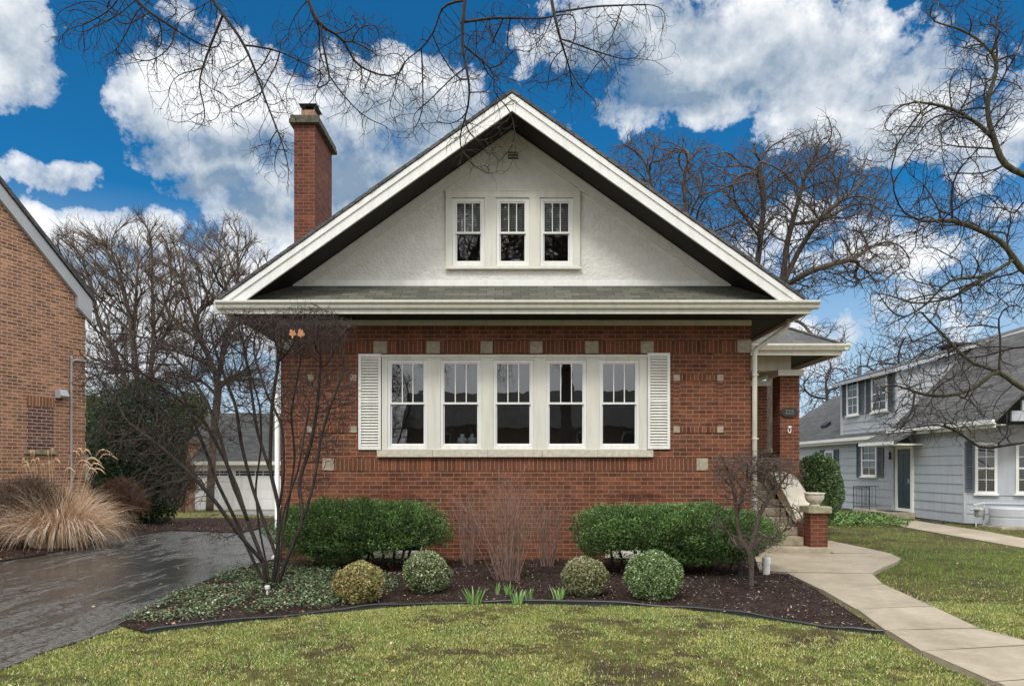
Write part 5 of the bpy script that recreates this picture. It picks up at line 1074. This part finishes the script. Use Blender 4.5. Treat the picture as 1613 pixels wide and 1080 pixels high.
# rounded evergreen by the porch and tall evergreen at the left
x, y, z_ = P(1285, 745, 17.2)
ball('holly_bush', (x, y, 1.12), .75, 17000, .06, [(.08,.14,.045),(.14,.22,.08),(.22,.31,.14),(.04,.08,.03)], [.3,.35,.2,.15], 'rounded green holly bush between the porch pier and the grey house', 'shrub', 71, .10, None, .25, rz=.92, asp=.55, rxy=(.62,.7))
x, y, z_ = P(219, 715, 21.5)
ball('tall_evergreen', (x, y, 2.15), 1.35, 42000, .085, [(.022,.052,.02),(.042,.088,.03),(.07,.13,.045),(.012,.028,.012)], [.35,.3,.15,.2], 'tall dark rounded evergreen beside the driveway, left of the garage', 'shrub', 72, .12, None, .22, rz=2.35, asp=.35, pw=2.5, rxy=(1.32,1.2), bottom=-.95)
# softer conifers far behind at the left
for k, (px, py, rx_, ry_, Zf, lab) in enumerate(((148,690,30,75,40,'hazy yellow green conifer between the tan house and the tall evergreen'), (300,665,34,50,42,'hazy yellow green conifer above the garage roof'))):
    x, y, z_ = P(px, py, Zf); ball('distant_conifer', (x, y, z_+.5), rx_*Zf/F, 9000, .16, [(.10,.14,.05),(.16,.19,.08),(.05,.08,.03)], None, lab, 'tree', 75+k, .2, None, .5, rz=ry_*Zf/F*1.2, asp=.3)
# brown dormant shrubs
def brush(name, ctr, rx, ry, rz, n, L, m, label, group=None, up=.8):
    mb = MB(); t = tag(empty(name, (ctr[0], ctr[1], slope(ctr[0], ctr[1]))), label, 'shrub', group)
    for k in range(n):
        d = Vector(RNG.normal(size=3)); d.z = abs(d.z)*1.1-.12; d.normalize(); s = random.random()**.5*.92
        p = Vector((d.x*rx*s, d.y*ry*s, rz*.42+d.z*rz*.58*s)); e = (d+Vector(RNG.normal(size=3))*.5+Vector((0,0,up*.4))).normalized(); pts = [tuple(p)]
        for j in range(2): e = (e+Vector(RNG.normal(size=3))*.3).normalized(); p = p+e*L/2*(.5+random.random()); pts.append(tuple(p))
        mb.tube(pts, [.005, .0045, .003], 3, cap=False)
    for k in range(26):
        d = Vector(RNG.normal(size=3)); d.z = abs(d.z)+.6; d.normalize(); mb.tube([(0+d.x*.1, d.y*.1, 0), (d.x*rx*.5, d.y*ry*.5, d.z*rz*.5), (d.x*rx*.9, d.y*ry*.9, d.z*rz*.92)], [.014, .009, .005], 4, cap=False)
    mb.build('twigs', M[m], t, smooth=True); return t
M['brush'] = plain('brown_twigs', (.13,.085,.06), .85, .3, 9, .1); M['brush2'] = plain('rusty_twigs', (.20,.11,.06), .85, .3, 9, .1)
x, y = G(15, 868); brush('brown_shrub', (x, y+.5, 0), .95, .7, 1.55, 5200, .14, 'brush', 'dark brown dormant shrub left of the ornamental grass at the edge of the photo')
x, y = G(180, 838); brush('brown_shrub', (x, y+.3, 0), .68, .6, 1.45, 5200, .16, 'brush2', 'rusty brown clipped shrub between the ornamental grass and the tall evergreen')
x, y, z_ = P(288, 800, 31.0); brush('brown_shrub', (x, y, -.4), .55, .5, 2.6, 3500, .3, 'brush2', 'brown upright shrub against the left end of the garage')
# ornamental grass
x, y = G(95, 862); og = tag(empty('ornamental_grass', (x, y, .0)), 'large clump of dry straw coloured ornamental grass below the tan brick wall', 'ornamental grass')
nB = 4200; V = []; Fc = []; Cc = []
gcol = pal(nB, [(.60,.40,.25),(.74,.58,.42),(.46,.27,.15),(.86,.76,.64)], [.32,.3,.15,.23], .15)
for k in range(nB):
    a = random.random()*2*math.pi; rr_ = abs(random.gauss(0, .5)); base = Vector((math.cos(a)*min(rr_, .7)*.75, math.sin(a)*min(rr_,.7)*.55, 0))
    lean = .15+random.random()*.8; L = .95+random.random()*.7; d = Vector((math.cos(a)*lean*.6+random.gauss(0,.16), math.sin(a)*lean*.5+random.gauss(0,.16), 1)).normalized(); p = base.copy(); n0 = len(V); ns_ = 8
    side = d.cross(Vector((random.gauss(0,1), random.gauss(0,1), .2))).normalized(); w_ = .006+.006*random.random(); dr_ = .16+.36*random.random()*(.3+lean)
    for j in range(ns_+1):
        ww = w_*(1-j/(ns_+.5)); V += [tuple(p-side*ww), tuple(p+side*ww)]
        d = (d+Vector((math.cos(a)*.10*lean, math.sin(a)*.08*lean, -dr_*(j/ns_)*1.9))).normalized(); p = p+d*L/ns_
        if p.z < .03: p.z = .03
        if j < ns_: Fc.append((n0+2*j, n0+2*j+1, n0+2*j+3, n0+2*j+2))
    Cc += [tuple(gcol[k])]*(2*ns_+2)
def meshcol(name, V, Fc, Cc, m, parent):
    me = bpy.data.meshes.new(name); me.from_pydata(V, [], Fc); at = me.color_attributes.new('Col', 'FLOAT_COLOR', 'POINT'); c = np.ones((len(V), 4), np.float32); c[:, :3] = np.array(Cc); at.data.foreach_set('color', c.reshape(-1)); return link(name, me, m, parent)
meshcol('blades', V, Fc, Cc, M['grass'], og)
V = []; Fc = []; Cc = []; mb = MB()
for k in range(26):
    a = random.uniform(-1, 1); x_ = a*.75; hh_ = 1.55+.45*random.random(); lx = a*.25+.25*random.random(); pts = [(x_*.5, random.uniform(-.3,.3), 0), (x_*.8, 0, hh_*.6), (x_+lx*.3, 0, hh_), (x_+lx*.8, 0, hh_+.10), (x_+lx*1.3, 0, hh_-.02)]
    pts = smoothpts(pts, 3); mb.tube(pts, [.004]*(len(pts)-6)+[.014, .018, .018, .015, .011, .004], 5)
mb.build('plumes', plain('grass_plume', (.55,.38,.22), .8, .2, 20, .2), og, smooth=True)
# daffodil clumps
labs = ['large clump of green daffodil shoots left of centre in the mulch', 'smallest tuft of daffodil shoots, hidden beside a dead stalk', 'clump of daffodil shoots standing in front of the middle bare shrub', 'short pair of daffodil shoots just right of the front middle clump', 'clump of daffodil shoots beside the olive boxwood ball', 'loose daffodil leaves behind the large left clump']
for k, (px, py, n, h_) in enumerate(((748,952,34,.22), (782,938,7,.16), (816,952,22,.19), (833,946,12,.18), (880,946,22,.17), (803,938,20,.17))):
    x, y = G(px, py); V = []; Fc = []; Cc = []
    for j in range(n):
        a = random.random()*6.28; r_ = .07*random.random()*(n/22)**.5; p = Vector((math.cos(a)*r_, math.sin(a)*r_, 0)); d = Vector((math.cos(a)*.16+random.gauss(0,.09), math.sin(a)*.16, 1)).normalized(); L = h_*.95*(.6+.5*random.random()); s = Vector((random.gauss(0,1), random.gauss(0,.4), 0)).normalized(); n0 = len(V)
        for i in range(5):
            w_ = .0075*(1 if i < 3 else (.8 if i == 3 else .15)); V += [tuple(p-s*w_), tuple(p+s*w_)]; p = p+d*L/4; d = (d+Vector((math.cos(a)*.12, math.sin(a)*.12, -.05))).normalized()
            if i < 4: Fc.append((n0+2*i, n0+2*i+1, n0+2*i+3, n0+2*i+2))
        Cc += [random.choice([(.13,.27,.06),(.22,.38,.10),(.30,.44,.18)])]*10
    o = meshcol('daffodil_clump', V, Fc, Cc, M['leaf'], None); o.location = (x, y, .02); tag(o, labs[k], 'plant', 'daffodil shoots in the mulch')
# trees across the street, mirrored in the windows
for (dx, dy, rz_, lab) in ((-13, -58, 1.0, 'bare tree across the street left, mirrored in the windows'), (-2, -60, 2.2, 'bare tree across the street middle, mirrored in the windows'), (4, -57, 5.1, 'bare tree across the street right of the middle, mirrored in the windows'), (11, -57, 3.6, 'bare tree across the street right, mirrored in the windows')):
    c = tA.copy(); COL.objects.link(c); c.location = (dx*.9, -33+dx*.25, 0); c.scale = (1.5, 1.5, 1.5); c.rotation_euler = (0, 0, rz_); c['label'] = lab
    for ch_ in tA.children: d = ch_.copy(); COL.objects.link(d); d.parent = c
# ------------------------------------------------------------------ sky, sun, camera
SUN_EL, SUN_AZ = math.radians(52), math.radians(200)     # azimuth clockwise from +y: behind the camera, to the left
wd = bpy.data.worlds.new('World'); SC.world = wd; wd.use_nodes = True; W = wd.node_tree; W.nodes.clear()
class WN(NT):
    def __init__(s): s.t = W; s.tc = None
w_ = WN(); bg = w_.n('ShaderNodeBackground'); ow = w_.n('ShaderNodeOutputWorld'); w_.l(bg.outputs[0], ow.inputs[0]); bg.inputs[1].default_value = .1
sky = w_.n('ShaderNodeTexSky', sky_type='NISHITA'); sky.sun_disc = False; sky.sun_elevation = SUN_EL; sky.sun_rotation = SUN_AZ; sky.air_density = 1.0; sky.ozone_density = 3.0; sky.dust_density = .3
gen = w_.coord('Generated'); nrm = w_.n('ShaderNodeVectorMath', operation='NORMALIZE'); w_.l(gen, nrm.inputs[0]); D_ = nrm.outputs[0]
n1 = w_.n('ShaderNodeTexNoise'); n1.inputs['Scale'].default_value = 3.2; n1.inputs['Detail'].default_value = 9; n1.inputs['Roughness'].default_value = .56; w_.l(D_, n1.inputs['Vector'])
wp = w_.n('ShaderNodeVectorMath', operation='MULTIPLY_ADD'); w_.l(n1.outputs['Color'], wp.inputs[0]); wp.inputs[1].default_value = (.17,.17,.17); w_.l(D_, wp.inputs[2])
wp2 = w_.n('ShaderNodeVectorMath', operation='SUBTRACT'); w_.l(wp.outputs[0], wp2.inputs[0]); wp2.inputs[1].default_value = (.085,.085,.085)
def dirv(px, py): v = Vector(((px-CX)/F, 1, (HY-py)/F)); return v.normalized()
def blobfield(lst, vec):
    acc = None
    for px, py, rx, ry, s in lst:
        c = dirv(px, py); sb_ = w_.n('ShaderNodeVectorMath', operation='SUBTRACT'); w_.l(vec, sb_.inputs[0]); sb_.inputs[1].default_value = c
        k = (1+((px-CX)/F)**2*.5); sc = w_.n('ShaderNodeVectorMath', operation='MULTIPLY'); w_.l(sb_.outputs[0], sc.inputs[0]); sc.inputs[1].default_value = (F/rx*k, F/rx*.6, F/ry*k)
        ln = w_.n('ShaderNodeVectorMath', operation='LENGTH'); w_.l(sc.outputs[0], ln.inputs[0])
        mr = w_.n('ShaderNodeMapRange'); w_.l(ln.outputs['Value'], mr.inputs[0]); mr.inputs[1].default_value = 1.55; mr.inputs[2].default_value = .25; mr.inputs[3].default_value = 0; mr.inputs[4].default_value = s
        acc = mr.outputs[0] if acc is None else w_.math('MAXIMUM', acc, mr.outputs[0])
    return acc
clouds = [(30,40,75,75,1),(110,225,78,48,.95),(135,185,30,25,.7),(260,160,70,80,1),(350,150,90,80,1),(440,180,80,80,1),(550,180,90,85,1),(650,170,90,70,1),(700,240,80,60,.9),(330,230,120,60,1),(500,290,130,90,1),(330,290,120,28,.8),(120,345,120,42,1),(240,345,80,42,1),(420,360,100,75,1),(60,400,120,50,.9),(240,520,200,90,1),(90,560,150,110,.9),(420,480,150,110,1),(300,420,200,70,.8),(560,400,120,80,.9),(640,330,110,80,.95),
 (960,40,110,60,1),(1060,90,120,80,1),(1170,60,110,75,1),(1110,165,75,28,.9),(1290,110,110,80,1),(1390,150,110,70,1),(1480,140,90,50,.95),(1580,190,90,80,1),(1280,190,60,30,.9),(1420,210,120,40,.8),(880,60,60,60,.75),(900,160,60,60,.6),(1370,70,60,50,.9),(1250,360,110,60,.85),(1330,400,120,60,.8),(1500,420,130,50,.7),(1590,340,60,40,.7),(1380,500,250,50,.6),(1240,560,200,60,1)]
cf = blobfield(clouds, wp2.outputs[0])
n2 = w_.n('ShaderNodeTexNoise'); n2.inputs['Scale'].default_value = 9; n2.inputs['Detail'].default_value = 8; n2.inputs['Roughness'].default_value = .64; w_.l(D_, n2.inputs['Vector'])
sx = w_.n('ShaderNodeSeparateXYZ'); w_.l(D_, sx.inputs[0])
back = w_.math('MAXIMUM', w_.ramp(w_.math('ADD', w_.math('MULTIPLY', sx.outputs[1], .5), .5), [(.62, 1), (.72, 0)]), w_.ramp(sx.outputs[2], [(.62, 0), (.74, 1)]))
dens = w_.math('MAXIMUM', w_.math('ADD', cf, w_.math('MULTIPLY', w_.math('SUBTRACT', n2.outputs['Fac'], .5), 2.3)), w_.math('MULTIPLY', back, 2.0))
mask = w_.ramp(dens, [(.47, 0), (.60, .6), (.88, 1)])
shade = blobfield([(1100,60,120,30,.9),(1350,120,120,35,.9),(1480,170,90,30,.9),(960,100,90,30,.8),(1060,150,120,25,.9),(250,230,60,40,.7),(1540,240,80,25,.8),(640,200,110,30,.7),(110,245,50,18,.7),(60,70,50,35,.6),(400,240,110,35,1),(540,300,130,60,1),(330,285,120,30,1),(1010,130,110,45,1),(1170,110,130,45,1),(1300,190,100,30,.8),(1400,190,100,30,.7),(100,390,140,30,.6),(430,330,80,30,.8),(640,260,80,40,.7),(40,10,50,40,.5),(1560,230,70,30,.6)], wp2.outputs[0])
n3 = w_.n('ShaderNodeTexNoise'); n3.inputs['Scale'].default_value = 9; n3.inputs['Detail'].default_value = 6; n3.inputs['Roughness'].default_value = .55
of = w_.n('ShaderNodeVectorMath', operation='ADD'); w_.l(D_, of.inputs[0]); of.inputs[1].default_value = (.012, 0, .028); w_.l(of.outputs[0], n3.inputs['Vector'])
sh2 = w_.math('ADD', w_.math('ADD', w_.math('MULTIPLY', shade, .75), w_.math('MULTIPLY', w_.math('SUBTRACT', n1.outputs['Fac'], .45), 1.3)), w_.math('MULTIPLY', w_.math('SUBTRACT', n3.outputs['Fac'], n2.outputs['Fac']), 1.7))
bright = w_.ramp(sh2, [(.0, 0), (.75, 1)])
ccol = w_.mix(bright, (8.8,9.0,9.2), (2.2,3.1,4.2))
bl = w_.mix(1.0, sky.outputs[0], (.10,.70,1.0), 'MULTIPLY')
hz_ = w_.ramp(sx.outputs[2], [(.03, 1), (.34, 0)]); bl = w_.mix(w_.math('MULTIPLY', hz_, .95), bl, (5.6,6.5,7.4))
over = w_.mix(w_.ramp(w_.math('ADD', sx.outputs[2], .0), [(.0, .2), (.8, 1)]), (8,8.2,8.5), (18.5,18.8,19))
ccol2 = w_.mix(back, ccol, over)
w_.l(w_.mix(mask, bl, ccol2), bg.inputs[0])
su = bpy.data.lights.new('sun', 'SUN'); su.energy = 1.7; su.angle = math.radians(12); su.color = (1, .96, .9); so_ = bpy.data.objects.new('sun', su); COL.objects.link(so_)
dv_ = Vector((math.sin(SUN_AZ)*math.cos(SUN_EL), math.cos(SUN_AZ)*math.cos(SUN_EL), math.sin(SUN_EL))); so_.rotation_euler = dv_.to_track_quat('Z', 'Y').to_euler()
cam = bpy.data.cameras.new('camera'); co = bpy.data.objects.new('camera', cam); COL.objects.link(co); SC.camera = co
co.location = (0, CY, CH); co.rotation_euler = (math.pi/2, 0, 0); cam.sensor_width = 36; cam.lens = 36*F/1613; cam.shift_y = (HY-540)/1613; cam.clip_end = 3000; cam.clip_start = .05
SC.view_settings.view_transform = 'Standard'; SC.view_settings.look = 'None'; SC.view_settings.exposure = .2; SC.view_settings.gamma = 1
